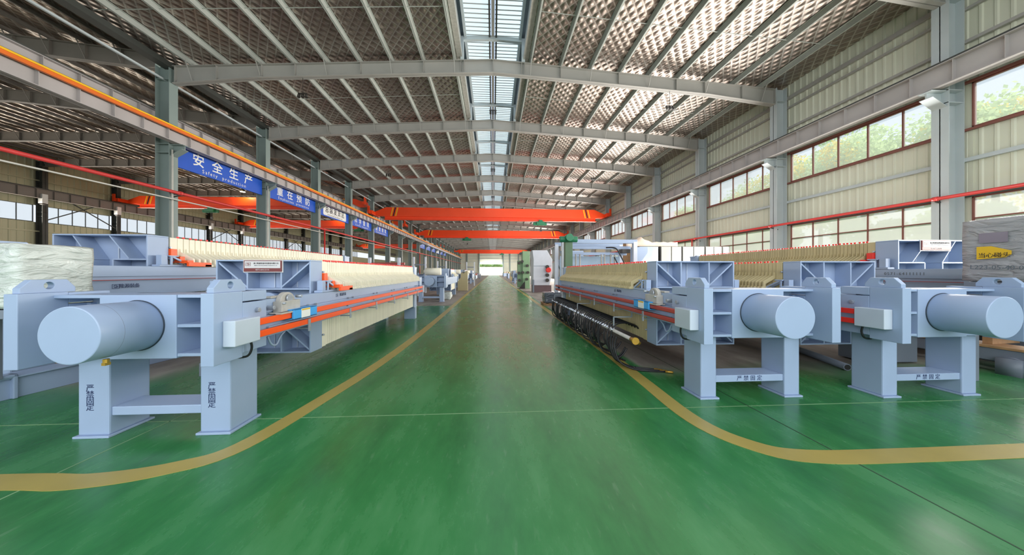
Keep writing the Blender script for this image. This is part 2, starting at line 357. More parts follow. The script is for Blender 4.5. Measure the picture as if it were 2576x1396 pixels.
def bev(o, w, seg=2):
    b = o.modifiers.new('soft_edge', 'BEVEL'); b.width = w; b.segments = seg; b.limit_method = 'ANGLE'; b.angle_limit = R(35); b.harden_normals = False
    return o
def link(name, me, parent=None):
    o = bpy.data.objects.new(name, me); COL.objects.link(o)
    if parent is not None: o.parent = parent
    return o
def B(*a): return MB().box(*a)
def tag(o, label, cat, group=None):
    o['label'] = label; o['category'] = cat
    if group: o['group'] = group
    return o
def thing(name, label, cat, loc=(0, 0, 0), rz=0, group=None):
    o = bpy.data.objects.new(name, None); o.empty_display_size = .1; COL.objects.link(o); o.location = loc; o.rotation_euler = (0, 0, rz)
    return tag(o, label, cat, group)
def struct(name, me=None, label=None):
    o = bpy.data.objects.new(name, me); COL.objects.link(o); o['kind'] = 'structure'
    if label: o['label'] = label
    return o
KIDS = {}
def copy_tree(o, parent=None):
    c = o.copy(); COL.objects.link(c)
    if parent is not None: c.parent = parent
    for ch in list(o.children): copy_tree(ch, c)
    return c
def dup(o, loc, label=None, group=None, rz=None):
    c = copy_tree(o); c.location = loc
    if rz is not None: c.rotation_euler = (0, 0, rz)
    if label: c['label'] = label
    if group: c['group'] = group
    return c
_txt = {}
def text(s, size, mat, parent, loc, rot, name='lettering', align='CENTER', spacing=1.0, stretch=1.0, ext=.0012, bold=0.0):
    key = (s, size, mat.name, align, spacing, stretch, bold)
    if key not in _txt:
        cu = bpy.data.curves.new(name, 'FONT'); cu.body = s; cu.size = size; cu.align_x = align; cu.align_y = 'CENTER'; cu.space_character = spacing
        cu.extrude = ext; cu.resolution_u = 2
        o = bpy.data.objects.new('t', cu); COL.objects.link(o); bpy.context.view_layer.update()
        me = bpy.data.meshes.new_from_object(o.evaluated_get(bpy.context.evaluated_depsgraph_get())); bpy.data.objects.remove(o); bpy.data.curves.remove(cu)
        me.name = name; me.materials.clear(); me.materials.append(mat)
        if bold > 0:                                     # heavier strokes: the outline laid over itself, a hair apart
            vs = [tuple(v.co) for v in me.vertices]; fs = [tuple(p.vertices) for p in me.polygons]; q = MB()
            for k, (dx, dy) in enumerate(((0, 0), (bold, bold), (-bold, -bold), (bold, -bold), (-bold, bold))): q.add([(x + dx, y + dy, z + .0004 * k) for x, y, z in vs], fs)
            me = bpy.data.meshes.new(name); me.from_pydata(q.v, [], q.f); me.materials.append(mat)
        if stretch != 1.0:
            for v in me.vertices: v.co.x *= stretch
        _txt[key] = me
    o = link(name, _txt[key], parent); o.location = loc; o.rotation_euler = rot
    if len(s) > 1: o['kind'] = 'stuff'
    return o
FRONT = (R(90), 0, 0); PLUSX = (R(90), 0, R(90)); MINUSX = (R(90), 0, R(-90))

# ------------------------------------------------------------------ the hall
FY = [9.2 + 6 * k for k in range(-2, 23)]        # frame lines
Y_END = 144.5; Y_START = -8.0
floor = struct('floor', B(-46, 15.6, Y_START, Y_END, -.1, 0).mesh('floor', M['floor']), 'glossy green epoxy floor')
gl = struct('trim_1', B(-120, 160, -120, 320, -.3, -.14).mesh('trim_1', M['ground']), 'pale ground outside')

def strip(pts, width, z0=.0005, z1=.004):
    m = MB(); n = len(pts); L = []; Rr = []
    for i in range(n):
        a = Vector(pts[max(i - 1, 0)]); b = Vector(pts[min(i + 1, n - 1)]); d = (b - a).normalized(); u = Vector((d.y, -d.x)); p = Vector(pts[i])
        L.append(p - u * width / 2); Rr.append(p + u * width / 2)
    vs = [(p.x, p.y, z) for z in (z0, z1) for g in (L, Rr) for p in g]; fs = []
    for i in range(n - 1):
        fs += [(2 * n + i, 3 * n + i, 3 * n + i + 1, 2 * n + i + 1), (i, 2 * n + i, 2 * n + i + 1, i + 1), (n + i + 1, 3 * n + i + 1, 3 * n + i, n + i)]
    return m.add(vs, fs)
def arc(cx, cy, r, a0, a1, n=24, ry=None):
    ry = r if ry is None else ry
    return [(cx + r * cos(R(a0 + (a1 - a0) * i / n)), cy + ry * sin(R(a0 + (a1 - a0) * i / n))) for i in range(n + 1)]
def smooth_path(P, n=6):
    out = []
    for i in range(len(P) - 1):
        p0 = P[max(i - 1, 0)]; p1 = P[i]; p2 = P[i + 1]; p3 = P[min(i + 2, len(P) - 1)]
        for k in range(n):
            t_ = k / n; t2 = t_ * t_; t3 = t2 * t_
            out.append(tuple(.5 * ((2 * b) + (-a + c) * t_ + (2 * a - 5 * b + 4 * c - d) * t2 + (-a + 3 * b - 3 * c + d) * t3) for a, b, c, d in zip(p0, p1, p2, p3)))
    out.append(tuple(P[-1])); return out
left_line = [(-1.87, 140), (-1.87, 60), (-1.87, 25), (-1.87, 15), (-1.87, 10), (-1.91, 7), (-2.0, 5.2), (-2.13, 4.05), (-2.3, 2.98), (-2.62, 2.68), (-3.14, 2.55), (-3.75, 2.58), (-6, 2.6), (-9, 2.62)]
right_line = [(2.26, 140), (2.26, 60), (2.26, 25), (2.26, 15), (2.26, 9), (2.26, 6), (2.2, 4.4), (2.17, 3.2), (2.4, 2.68), (2.8, 2.5), (3.7, 2.47), (4.75, 2.47), (8, 2.47), (11, 2.47)]
strip(smooth_path(left_line), .19).build('floor_line', M['line'], floor)
strip(smooth_path(right_line), .2).build('floor_line', M['line'], floor)
for (p, w, mt) in (([(-14, 3.56), (13, 3.46)], .014, 'joint'), ([(-3.47, -2), (-3.44, 9), (-3.4, 16)], .014, 'joint'), ([(3.04, -4), (3.04, 12), (3.04, 20)], .012, 'joint_dark'), ([(-1.8, 9.5), (2.2, 9.5)], .012, 'joint')):
    strip(p, w, .0003, .0016).build('floor_joint', M[mt], floor)
for yy in (15.5, 21.5, 27.5, 33.5, 45.5):
    strip([(-14, yy), (13, yy)], .014, .0003, .0016).build('floor_joint', M['joint'], floor)

# --- roof: quilted foil on purlins on tapered portal girders
def zt(x): return 12.0 - abs(x) * (0.95 / 15.0)           # top of the main girders
def foil_sheet(xa, za, xb, zb, y0, y1):
    nx = 24; m = MB(); vs = []; fs = []
    for j in (0, 1):
        for i in range(nx + 1):
            t_ = i / nx; vs.append((xa + (xb - xa) * t_, (y0, y1)[j], za + (zb - za) * t_))
    for i in range(nx): fs.append((i, i + 1, nx + 2 + i, nx + 1 + i))
    n0 = len(vs); vs += [(v[0], v[1], v[2] + .08) for v in vs]
    fs += [tuple(k + n0 for k in f) for f in list(fs)]
    return m.add(vs, fs)
ceil = struct('ceiling', foil_sheet(1.62, zt(1.62) + .23, 15.35, zt(15.35) + .23, Y_START, Y_END).mesh('ceiling', M['foil']), 'silver quilted foil roof lining')
foil_sheet(-1.62, zt(1.62) + .23, -15.1, zt(15.1) + .23, Y_START, Y_END).build('foil_sheet', M['foil'], ceil)
ceil2 = struct('ceiling.001', foil_sheet(-15.1, 11.75, -30, 13.25, Y_START, Y_END).mesh('ceiling_left', M['foil_left']), 'dusty foil roof lining of the left bay')
foil_sheet(-30, 13.25, -45.2, 13.0, Y_START, Y_END).build('foil_sheet', M['foil_left'], ceil2)

def girder_mesh():
    m = MB(); th = .05
    xs = [-14.7, -13.2, -11, -7.5, -4, 0, 4, 7.5, 11, 13.2, 14.7]
    def dep(x): a = abs(x); return .62 + .18 * max(0, (a - 11) / 3.7) + .03 * max(0, (3 - a) / 3)
    for i in range(len(xs) - 1):
        a, b = xs[i], xs[i + 1]
        ta, tb, ba, bb = zt(a), zt(b), zt(a) - dep(a), zt(b) - dep(b)
        m.prism([(a, ba), (b, bb), (b, tb), (a, ta)], 'y', -.012, .012)
        m.prism([(a, ta - .025), (b, tb - .025), (b, tb), (a, ta)], 'y', -.14, .14)
        m.prism([(a, ba), (b, bb), (b, bb + .025), (a, ba + .025)], 'y', -.14, .14)
    for x in (-14.6, -12.8, -10.8, -9.3, -6.3, -3.35, -1.55, -1.4, 0, 1.4, 1.55, 3.35, 6.3, 9.3, 10.8, 12.8, 14.6):
        m.box(x - .008, x + .008, -.13, .13, zt(x) - dep(x) + .02, zt(x) - .02)
    for k in range(9):
        for s in (-1, 1):
            x = 1.85 + 1.5 * k
            if k % 2: continue
            for d in (-.45,):
                m.bar((s * x, d, zt(x) + .08), (s * x, -.1, zt(x) - dep(x) + .05), .03, .03)
    return m.mesh('girder', M['girder'])
gm = girder_mesh()
for y in FY:
    g = link('girder', gm, ceil); g.location = (0, y, 0)
def purlin_mesh(mat):
    m = MB(); y0, y1 = Y_START, Y_END - .1
    m.box(-.012, .012, y0, y1, 0, .22); m.box(-.012, .07, y0, y1, 0, .012); m.box(-.07, .012, y0, y1, .208, .22); m.box(.058, .07, y0, y1, 0, .03)
    return m.mesh('purlin', mat)
pm = purlin_mesh(M['purlin'])
for k in range(9):
    for s in (-1, 1):
        x = s * (1.85 + 1.5 * k); p = link('purlin', pm, ceil); p.location = (x, 0, zt(x) - .005); p.scale = (s, 1, 1)
for x in (-14.75,):
    B(x - .35, x + .05, Y_START, Y_END - .1, zt(x) - .12, zt(x) + .12).build('valley_gutter', M['gutter'], ceil)
m = MB()
for i in range(len(FY) - 1):                              # thin purlin ties at mid-bay
    y = FY[i] + 3
    for s in (-1, 1):
        m.bar((s * 1.8, y, zt(1.8) + .12), (s * 14.6, y, zt(14.6) + .12), .02, .02)
m.build('purlin_tie', M['purlin'], ceil)['kind'] = 'stuff'
# left bay: girders and purlins
def zl(x):
    if x > -30: return 11.6 + (-15 - x) / 15 * 1.4
    return 13.0 - (-30 - x) / 15 * .3
def girder_left():
    m = MB(); xs = [-15.4, -18, -22, -26, -30, -34, -38, -42, -44.6]
    for i in range(len(xs) - 1):
        a, b = xs[i + 1], xs[i]; d = .72
        m.prism([(a, zl(a) - d), (b, zl(b) - d), (b, zl(b)), (a, zl(a))], 'y', -.012, .012)
        for o in (0, d - .03): m.prism([(a, zl(a) - o - .03), (b, zl(b) - o - .03), (b, zl(b) - o), (a, zl(a) - o)], 'y', -.13, .13)
    for x in [-16.9 - 1.5 * i for i in range(19)]:
        m.box(x - .008, x + .008, -.12, .12, zl(x) - .68, zl(x) - .02); m.bar((x, -.45, zl(x) + .08), (x, -.1, zl(x) - .66), .03, .03)
    return m.mesh('girder', M['girder_left'])
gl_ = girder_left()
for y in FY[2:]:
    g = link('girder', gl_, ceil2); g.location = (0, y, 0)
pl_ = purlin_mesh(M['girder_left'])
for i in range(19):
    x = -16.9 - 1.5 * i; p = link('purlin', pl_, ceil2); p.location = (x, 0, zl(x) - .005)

# --- ridge monitor with translucent panels
mon = struct('ceiling.002', B(-.07, .07, Y_START, Y_END - .1, 13.12, 13.3).mesh('ridge_beam', M['girder']), 'glazed ridge monitor')
def corr(x0, z0, x1, z1, y0, y1, n):
    m = MB(); vs = []; fs = []
    for i in range(n + 1):
        y = y0 + (y1 - y0) * i / n; o = .02 if i % 2 else 0
        vs += [(x0, y, z0 + o), (x1, y, z1 + o)]
    for i in range(n): fs.append((2 * i, 2 * i + 1, 2 * i + 3, 2 * i + 2))
    return m.add(vs, fs)
skp = corr(.12, 13.3, 1.28, 13.2, 0, 6, 24).mesh('roof_panel', M['skylight'])
ssp = B(-.01, .01, .06, 5.94, 0, .72).mesh('side_pane', M['skyside'])
slat = MB()
for i in range(24): slat.box(.1, 1.3, .12 + i * .25 - .015, .12 + i * .25 + .015, 13.12, 13.15)
slm = slat.mesh('panel_rib', M['girder'])
sl2 = MB()
for i in range(8): sl2.box(-.02, .02, .06, 5.94, .06 + i * .09, .075 + i * .09)
sl2m = sl2.mesh('louvre', M['purlin'])
port = MB()
for s in (-1, 1):
    port.box(s * 1.5 - .08, s * 1.5 + .08, -.09, .09, 11.95, 13.0); port.prism([(0, 13.0), (s * 1.6, 12.92), (s * 1.6, 13.1), (0, 13.18)] if s > 0 else [(0, 13.18), (s * 1.6, 13.1), (s * 1.6, 12.92), (0, 13.0)], 'y', -.08, .08)
portm = port.mesh('monitor_portal', M['steel_light'])
for i, y in enumerate(FY):
    o = link('monitor_portal', portm, mon); o.location = (0, y, 0)
    for s in (-1, 1):
        o = link('roof_panel', skp, mon); o.location = (0, y, 0); o.scale = (s, 1, 1)
        if y < 60:
            o = link('panel_rib', slm, mon); o.location = (0, y, 0); o.scale = (s, 1, 1); o['kind'] = 'stuff'
        o = link('side_pane', ssp, mon); o.location = (s * 1.6, y, 12.28)
        if y < 40:
            o = link('louvre', sl2m, mon); o.location = (s * 1.57, y, 12.28); o['kind'] = 'stuff'
for s in (-1, 1):
    B(s * 1.28, s * 1.4, Y_START, Y_END - .1, 13.02, 13.22).build('eave_mullion', M['steel_light'], mon)
    B(s * 1.4, s * 1.75, Y_START, Y_END - .1, 13.2, 13.24).build('eave_cap', M['galv'], mon)
    B(s * 1.5, s * 1.75, Y_START, Y_END - .1, 12.08, 12.3).build('monitor_curb', M['dusty'], mon)
    B(s * .12, s * .2, Y_START, Y_END - .1, 13.08, 13.2).build('ridge_flashing', M['gutter'], mon)

# --- right wall: ribbed cladding, two window bands, columns, girts
def ribbed(x, y0, y1, z0, z1, sgn, pitch=.3, d=.03):
    m = MB(); ys = []; y = y0
    while y < y1 - 1e-6:
        for f, o in ((0, 0), (.62, 0), (.72, d), (.9, d)):
            if y + f * pitch < y1: ys.append((y + f * pitch, o))
        y += pitch
    ys.append((y1, 0)); vs = []; fs = []
    for yy, o in ys: vs += [(x + sgn * o, yy, z0), (x + sgn * o, yy, z1)]
    for i in range(len(ys) - 1): fs.append((2 * i, 2 * i + 1, 2 * i + 3, 2 * i + 2))
    return m.add(vs, fs)
XR = 15.3
wr = struct('wall_right', ribbed(XR, Y_START, Y_END, 4.02, 6.2, -1).mesh('wall_right', M['wall']), 'pale olive ribbed right wall')
ribbed(XR, Y_START, Y_END, 7.64, 11.45, -1).build('upper_cladding', M['wall'], wr)
ribbed(XR, Y_START, Y_END, 0, 1.25, -1).build('lower_cladding', M['wall'], wr)
B(XR + .06, XR + .1, Y_START, Y_END, 7.64, 11.6).build('outer_sheet', M['wall'], wr)
B(XR + .06, XR + .1, Y_START, Y_END, 4.02, 6.2).build('outer_sheet', M['wall'], wr)
for z, h, mt in ((10.55, .16, 'girder'), (10.05, .08, 'girder'), (5.2, .12, 'steel_light'), (7.68, .07, 'frame'), (6.16, .07, 'frame'), (4.06, .12, 'gutter'), (9.0, .1, 'girder')):
    B(XR - .14, XR - .03, Y_START, Y_END - .2, z - h / 2, z + h / 2).build('girt', M[mt], wr)
def column(h, sx, corbel, mat, side):
    m = MB(); w = .2
    m.box(-sx, -sx + .025, -w, w, 0, h).box(sx - .025, sx, -w, w, 0, h).box(-sx, sx, -.012, .012, 0, h)
    m.box(-sx - .03, sx + .03, -w - .04, w + .04, 0, .04)
    for z in (7.05, 7.45, 8.3, 10.4): m.box(-sx, sx, -w + .01, w - .01, z, z + .025)
    if corbel:
        m.prism([(side * sx, 6.95), (side * (sx + .5), 7.25), (side * (sx + .5), 7.42), (side * sx, 7.42)] if side > 0 else [(side * sx, 7.42), (side * (sx + .5), 7.42), (side * (sx + .5), 7.25), (side * sx, 6.95)], 'y', -.02, .02)
        m.box(side * sx, side * (sx + .55), -.16, .16, 7.42, 7.45); m.prism([(side * sx, 6.93), (side * (sx + .5), 7.23), (side * (sx + .5), 7.25), (side * sx, 6.95)] if side > 0 else [(side * sx, 6.95), (side * (sx + .5), 7.25), (side * (sx + .5), 7.23), (side * sx, 6.93)], 'y', -.16, .16)
    return m.mesh('column', mat)
cm_r = column(11.1, .28, True, M['steel_light'], -1)
for y in FY:
    o = link('column', cm_r, wr); o.location = (14.88, y, 0)
def window(name, y0, y1, z0, z1, cols, rows, glass, label, x=XR, mat='frame', fine=True):
    fr = MB(); t_ = .035; dx = .05
    fr.box(x - dx, x + dx, y0, y1, z0, z0 + t_ * 1.5).box(x - dx, x + dx, y0, y1, z1 - t_, z1).box(x - dx, x + dx, y0, y0 + t_, z0, z1).box(x - dx, x + dx, y1 - t_, y1, z0, z1)
    w = struct(name, fr.mesh('window_frame', M[mat]), label)
    for c in range(1, cols):
        yy = y0 + (y1 - y0) * c / cols; B(x - dx + .01, x + dx - .01, yy - t_ / 2, yy + t_ / 2, z0 + .05, z1 - .035).build('mullion', M[mat], w)
    for r in range(1, rows):
        zz = z0 + (z1 - z0) * r / rows; B(x - dx + .015, x + dx - .015, y0 + .03, y1 - .03, zz - t_ / 2, zz + t_ / 2).build('transom', M[mat], w)
    pw = (y1 - y0) / cols; ph = (z1 - z0) / rows
    pmesh = B(-.004, .004, -pw / 2 + .012, pw / 2 - .012, -ph / 2 + .012, ph / 2 - .012).mesh('pane', glass)
    for c in range(cols):
        for r in range(rows):
            o = link('pane', pmesh, w); o.location = (x, y0 + pw * (c + .5), z0 + ph * (r + .5))
    return w
wn = 0
for i in range(len(FY) - 1):
    a, b = FY[i] + .3, FY[i + 1] - .3
    if FY[i] < -3: continue
    wn += 1; near = FY[i] < 60
    window('window_%d' % wn, a, b, 6.2, 7.64, 5 if near else 3, 1, M['glass'], 'upper band window in the right wall')
    wn += 1
    window('window_%d' % wn, a, b, 1.25, 4.0, 5 if near else 3, 4 if near else 2, M['glass_dusty'], 'lower band window in the right wall')
for y in FY[:14]:
    B(XR - .02, XR + .1, y - .31, y + .31, 1.25, 7.64).build('column_cladding', M['wall'], wr)

# --- left column row with its ties
lc = struct('trim_2', B(-15.09, -15.01, FY[2], Y_END - 3, 10.38, 10.46).mesh('longitudinal_tie', M['steel_light']), 'left column row between the two bays')
cm_l = column(11.1, .3, True, M['steel'], 1)
for y in FY[2:]:
    o = link('column', cm_l, lc); o.location = (-15.05, y, 0)
    MB().cyl((-14.66, y - .15, .1), (-14.66, y - .15, 7.2), .035, 8).build('downpipe', M['conduit'], lc, smooth=True)
# --- far left wall and back wall
wl = struct('wall_left', ribbed(-44.8, 12, Y_END, 8.15, 13.1, 1, .5, .05).mesh('wall_left', M['wall_left']), 'olive ribbed far left wall')
ribbed(-44.8, 12, Y_END, 0, 6.5, 1, .5, .05).build('lower_cladding', M['wall_left'], wl)
cm_w = column(12.5, .3, False, M['gutter'], 1)
for k, y in enumerate(FY[3:18]):
    o = link('column', cm_w, wl); o.location = (-44.4, y, 0)
    wn += 1; window('window_%d' % wn, y + .35, y + 5.65, 6.5, 8.15, 5, 1, M['glass'], 'window in the far left wall', x=-44.75, mat='gutter')
for z in (5.6, 10.6, 11.6): B(-44.7, -44.6, 12, Y_END - .2, z - .06, z + .06).build('girt', M['wall_left'], wl)
m = MB()
for i in (6, 9, 12): m.bar((-44.3, FY[i], 10), (-44.3, FY[i] + 6, 6.6), .08, .08).bar((-44.3, FY[i] + 6, 10), (-44.3, FY[i], 6.6), .08, .08)
m.build('cross_brace', M['gutter'], wl)['kind'] = 'stuff'
wb = struct('wall_back', B(-45, -6.2, Y_END, Y_END + .1, 0, 13.3).mesh('wall_back', M['wall']), 'pale back wall with an open gate')
B(4.6, 15.4, Y_END, Y_END + .1, 0, 13.3).build('cladding', M['wall'], wb); B(-6.2, 4.6, Y_END, Y_END + .1, 6.0, 13.3).build('cladding', M['wall'], wb)
for x in (-12, -6.4, 4.8, 8, 12): B(x - .25, x + .25, Y_END - .4, Y_END, 0, 12).build('column', M['steel'], wb)
for z in (6.2, 7.6, 9.0): B(-15, 15, Y_END - .15, Y_END - .02, z - .07, z + .07).build('girt', M['steel_light'], wb)
dr = struct('door_1', B(-6.2, 4.6, Y_END - .1, Y_END - .04, 5.2, 6.0).mesh('door_1', M['galv']), 'rolled up gate in the back wall')

# ------------------------------------------------------------------ crane runway beams and rails
def runway(name, label, x, z0, z1, y0, y1, mat, conductor=None, stiff=1.0, step_to=60):
    t_ = thing(name, label, 'beam', (x, y0, z0)); L = y1 - y0; h = z1 - z0
    m = MB().box(-.01, .01, 0, L, 0, h).box(-.16, .16, 0, L, 0, .025).box(-.16, .16, 0, L, h - .025, h)
    m.build('beam', mat, t_)
    m = MB(); n = int((min(y1, step_to) - y0) / stiff)
    for i in range(n): m.box(-.13, .13, i * stiff - .008, i * stiff + .008, .025, h - .025)
    m.build('stiffener', mat, t_)['kind'] = 'stuff'
    B(-.04, .04, 0, L, h, h + .11).build('crane_rail', M['gutter'], t_)
    if conductor:
        B(conductor * .24, conductor * .30, 0, L, h - .08, h - .02).build('conductor_rail', M['rail_yellow'], t_)
        B(conductor * .17, conductor * .27, 0, L, h - .2, h - .08).build('conductor_cover', M['rail_orange'], t_)
    return t_
runway('runway_beam', 'grey crane runway beam with yellow conductor rail along the left columns', -14.42, 7.45, 8.12, Y_START, Y_END - 2, M['runway'], 1, .98, 70)
runway('runway_beam', 'second crane runway beam behind the left columns, peeking above the yellow rail', -15.7, 8.3, 9.1, Y_START + 4, Y_END - 2, M['runway'], None, .98, 50)
runway('runway_beam', 'mauve grey crane runway beam along the right wall columns', 14.3, 7.5, 8.2, Y_START, Y_END - 2, M['runway'], None, .98, 80)
runway('runway_beam', 'dark crane runway beam high on the far left wall', -43.9, 8.75, 9.65, 12, Y_END - 2, M['girder_left'], None, 1.2, 110)

# ------------------------------------------------------------------ bridge cranes
def crane(label, x0, x1, y, z0, z1, hoist_x, group=None):
    t_ = thing('bridge_crane', label, 'crane', (0, y, z0)); h = z1 - z0; hm = h * .36
    e = 1.7
    MB().prism([(x0 + .4, h * .35), (x0 + e, hm * .75), (x1 - e, hm * .75), (x1 - .4, h * .35), (x1 - .4, h * .62), (x1 - e, h), (x0 + e, h), (x0 + .4, h * .62)], 'y', -.28, .28).build('girder', M['crane'], t_, .01)
    B(x0 + e - .3, x1 - e + .3, -.2, .2, 0, .05).build('bottom_flange', M['crane'], t_); B(x0 + e - .2, x1 - e + .2, -.05, .05, .05, hm).build('lower_web', M['crane'], t_)
    for s, xx in ((1, x0), (-1, x1)):
        B(xx + s * .05, xx + s * .45, -1.3, 1.3, h * .34, h * .62).build('end_carriage', M['crane'], t_, .02)
        B(xx + s * -.05, xx + s * .2, -1.42, -1.3, h * .35, h * .95).build('buffer', M['crane'], t_)
        for q in range(3):
            xb = xx + s * (2.3 + q * .28); k = .26
            MB().prism([(xb - .07, hm * .8), (xb + .07, hm * .8), (xb + .07 + s * k, h - .02), (xb - .07 + s * k, h - .02)], 'y', -.286, -.28).build('hazard_stripe', M['black'] if q % 2 else M['crane_yellow'], t_)
    MB().box(hoist_x - .5, hoist_x + .5, -.35, .35, -.42, -.06).cyl((hoist_x - .9, 0, -.3), (hoist_x + .8, 0, -.3), .2, 12).box(hoist_x - .2, hoist_x + .25, -.3, .3, -.06, .14).build('hoist', M['hoist'], t_, .02)
    hk = MB().cyl((hoist_x, 0, -.42), (hoist_x, 0, -1.05), .012, 6).cyl((hoist_x + .2, 0, -.42), (hoist_x + .1, 0, -1.05), .012, 6); hk.box(hoist_x - .05, hoist_x + .2, -.06, .06, -1.25, -1.0); hk.build('hook_block', M['lamp_dark'], t_)
    return t_
crane('nearest orange bridge crane across the main hall, hoist hanging right of centre', -14.65, 14.5, 38.5, 7.95, 9.45, 5.95)
crane('second orange bridge crane across the main hall, hoist hanging left of centre', -14.65, 14.5, 60, 8.15, 9.6, -5.0)
crane('farthest orange bridge crane, a thin bar near the back wall', -14.65, 14.5, 120, 8.75, 10.2, 3.5)
crane('nearest orange crane of the left bay, lamp glow on its girder', -44.1, -15.5, 40, 9.35, 10.75, -34.5)
crane('second orange crane of the left bay behind the blue banners', -44.1, -15.5, 57, 9.35, 10.75, -24)
crane('third orange crane of the left bay, far behind the column row', -44.1, -15.5, 104, 9.35, 10.8, -28)

# ------------------------------------------------------------------ banners between the left columns
BT = [(2 - 1, '安全生产', 'Safety  production', 'blue banner reading safety production, nearest and largest'),
      (2, '重在预防', 'Emphasizes  prevention', 'blue banner reading emphasizes prevention, second from the camera'),
      (3, '总装发货区', 'Final assembly and delivery area', 'blue banner with a white panel and five dark characters, third from the camera'),
      (4, '科学管理', 'Scientific  management', 'blue banner reading scientific management, fourth from the camera'),
      (5, '提质增效', 'Improving quality and efficiency', 'fifth blue banner, just before the white column pipe'),
      (9, '精益求精', 'Keep improving', 'small far blue banner, first of the far group'),
      (10, '团结协作', 'Unity and cooperation', 'small far blue banner, second of the far group'),
      (11, '安全第一', 'Safety first', 'small far blue banner, third of the far group'),
      (12, '机加工区', 'Machining area', 'far banner with a cream panel, fourth of the far group'),
      (13, '质量为本', 'Quality first', 'small far blue banner next after the cream one'),
      (14, '以人为本', 'People oriented', 'farthest small blue banner of the row')]
for k, zh, en, lab in BT:
    y = 9.2 + 6 * k + .28; L = 5.45
    b = thing('banner', lab, 'banner', (-14.98, y, 6.58), 0, 'banners between the left columns')
    B(-.05, .05, 0, L, 0, 1.0).build('panel', M['sign_blue'], b, .01)
    pan = len(zh) == 5 or k == 12
    if pan: MB().prism([(.75, .1), (4.75, .1), (4.85, .2), (4.85, .82), (4.75, .92), (.75, .92), (.65, .82), (.65, .2)], 'x', .05, .056).build('white_panel', M['white'], b)
    sz = .62 if pan else .66
    pit = sz * (1.18 if pan else 1.62)
    for q, ch in enumerate(zh): text(ch, sz, M['black_ink'] if pan else M['white'], b, (.058, L / 2 + (q - (len(zh) - 1) / 2) * pit, .62), PLUSX, 'character', bold=.008)
    text(en, .2 if pan else .27, M['black_ink'] if pan else M['white'], b, (.058, L / 2, .22 if pan else .19), PLUSX, 'lettering', spacing=1.05 if len(en) > 24 else 1.35)

# ------------------------------------------------------------------ pipes and conduits
def pipe(name, label, x, z0, z1, y0, y1, r, mat, drop=None, br=True):
    t_ = thing(name, label, 'pipe', (x, y0, z0))
    MB().cyl((0, 0, 0), (0, y1 - y0, z1 - z0), r, 12).build('run', mat, t_, smooth=True)
    for y in FY:
        if y0 < y < min(y1, 90):
            zz = (z1 - z0) * (y - y0) / (y1 - y0); MB().cyl((0, y - y0 - .06, zz), (0, y - y0 + .06, zz), r * 1.35, 12).build('coupling', mat, t_, smooth=True)
            if br: s = -1 if x < 0 else 1; MB().bar((0, y - y0, zz - r - .02), (s * .4, y - y0, zz - r - .12), .05, .04).build('bracket', M['gutter'], t_)
    for y in (drop or []): MB().cyl((0, y - y0, 0), (0, y - y0, -z0 + .2), r * .9, 10).build('riser', mat, t_, smooth=True)
    return t_
pipe('fire_pipe', 'long red fire pipe along the left column row', -14.45, 5.2, 5.45, -4, Y_END - 3, .07, M['pipe_red'], [27.45, 62])
pipe('fire_pipe', 'red fire pipe along the right wall above the lower windows', 14.45, 3.98, 3.98, -4, 80, .055, M['pipe_red'], [21.55])
pipe('conduit', 'thin white conduit under the left red fire pipe', -14.55, 4.85, 5.1, -4, 60, .03, M['conduit'], None, False)

# ------------------------------------------------------------------ filter presses
def plate_mesh(mat, tp, pitch):
    m = MB(); hx = .64; z0, z1 = .44, 1.76; b = .012
    # body with a shallow step so that neighbouring plates show a joint
    m.box(-hx, hx, -tp / 2, tp / 2, z0, z1)
    m.box(-hx + b, hx - b, -pitch / 2 + .001, pitch / 2 - .001, z0 + b, z1 - b)
    e = pitch * .165
    for s in (-1, 1):
        P = [(.63, 1.58), (.665, 1.58), (.67, 1.53), (.84, 1.435), (.855, 1.42), (.855, 1.345), (.88, 1.335), (.88, 1.305), (.70, 1.305), (.70, 1.33), (.80, 1.345), (.80, 1.40), (.63, 1.49)]
        P = [(s * x, z) for x, z in P]
        # strips of the ear outline: built from convex pieces
        for q in ([(.63, 1.49), (.70, 1.445), (.70, 1.515), (.665, 1.535), (.66, 1.59), (.63, 1.59)], [(.70, 1.445), (.81, 1.385), (.85, 1.43), (.70, 1.515)], [(.81, 1.345), (.855, 1.345), (.855, 1.42), (.85, 1.43), (.81, 1.385)], [(.70, 1.302), (.885, 1.302), (.885, 1.335), (.855, 1.347), (.70, 1.335)], [(.63, 1.302), (.71, 1.302), (.71, 1.36), (.63, 1.40)]):
            q = [(s * x, z) for x, z in q]
            if s < 0: q.reverse()
            m.prism(q, 'y', -e, e)
    # little outlet holes row near the lower edge reads as dots
    return m.mesh('filter_plate', mat)
def knob_mesh():
    return MB().cyl((0, 0, 0), (0, 0, .012), .010, 8).cyl((0, 0, .012), (0, 0, .034), .017, 8).mesh('knob', M['knob'])
KN = knob_mesh()
LEGTXT = '严禁固定'
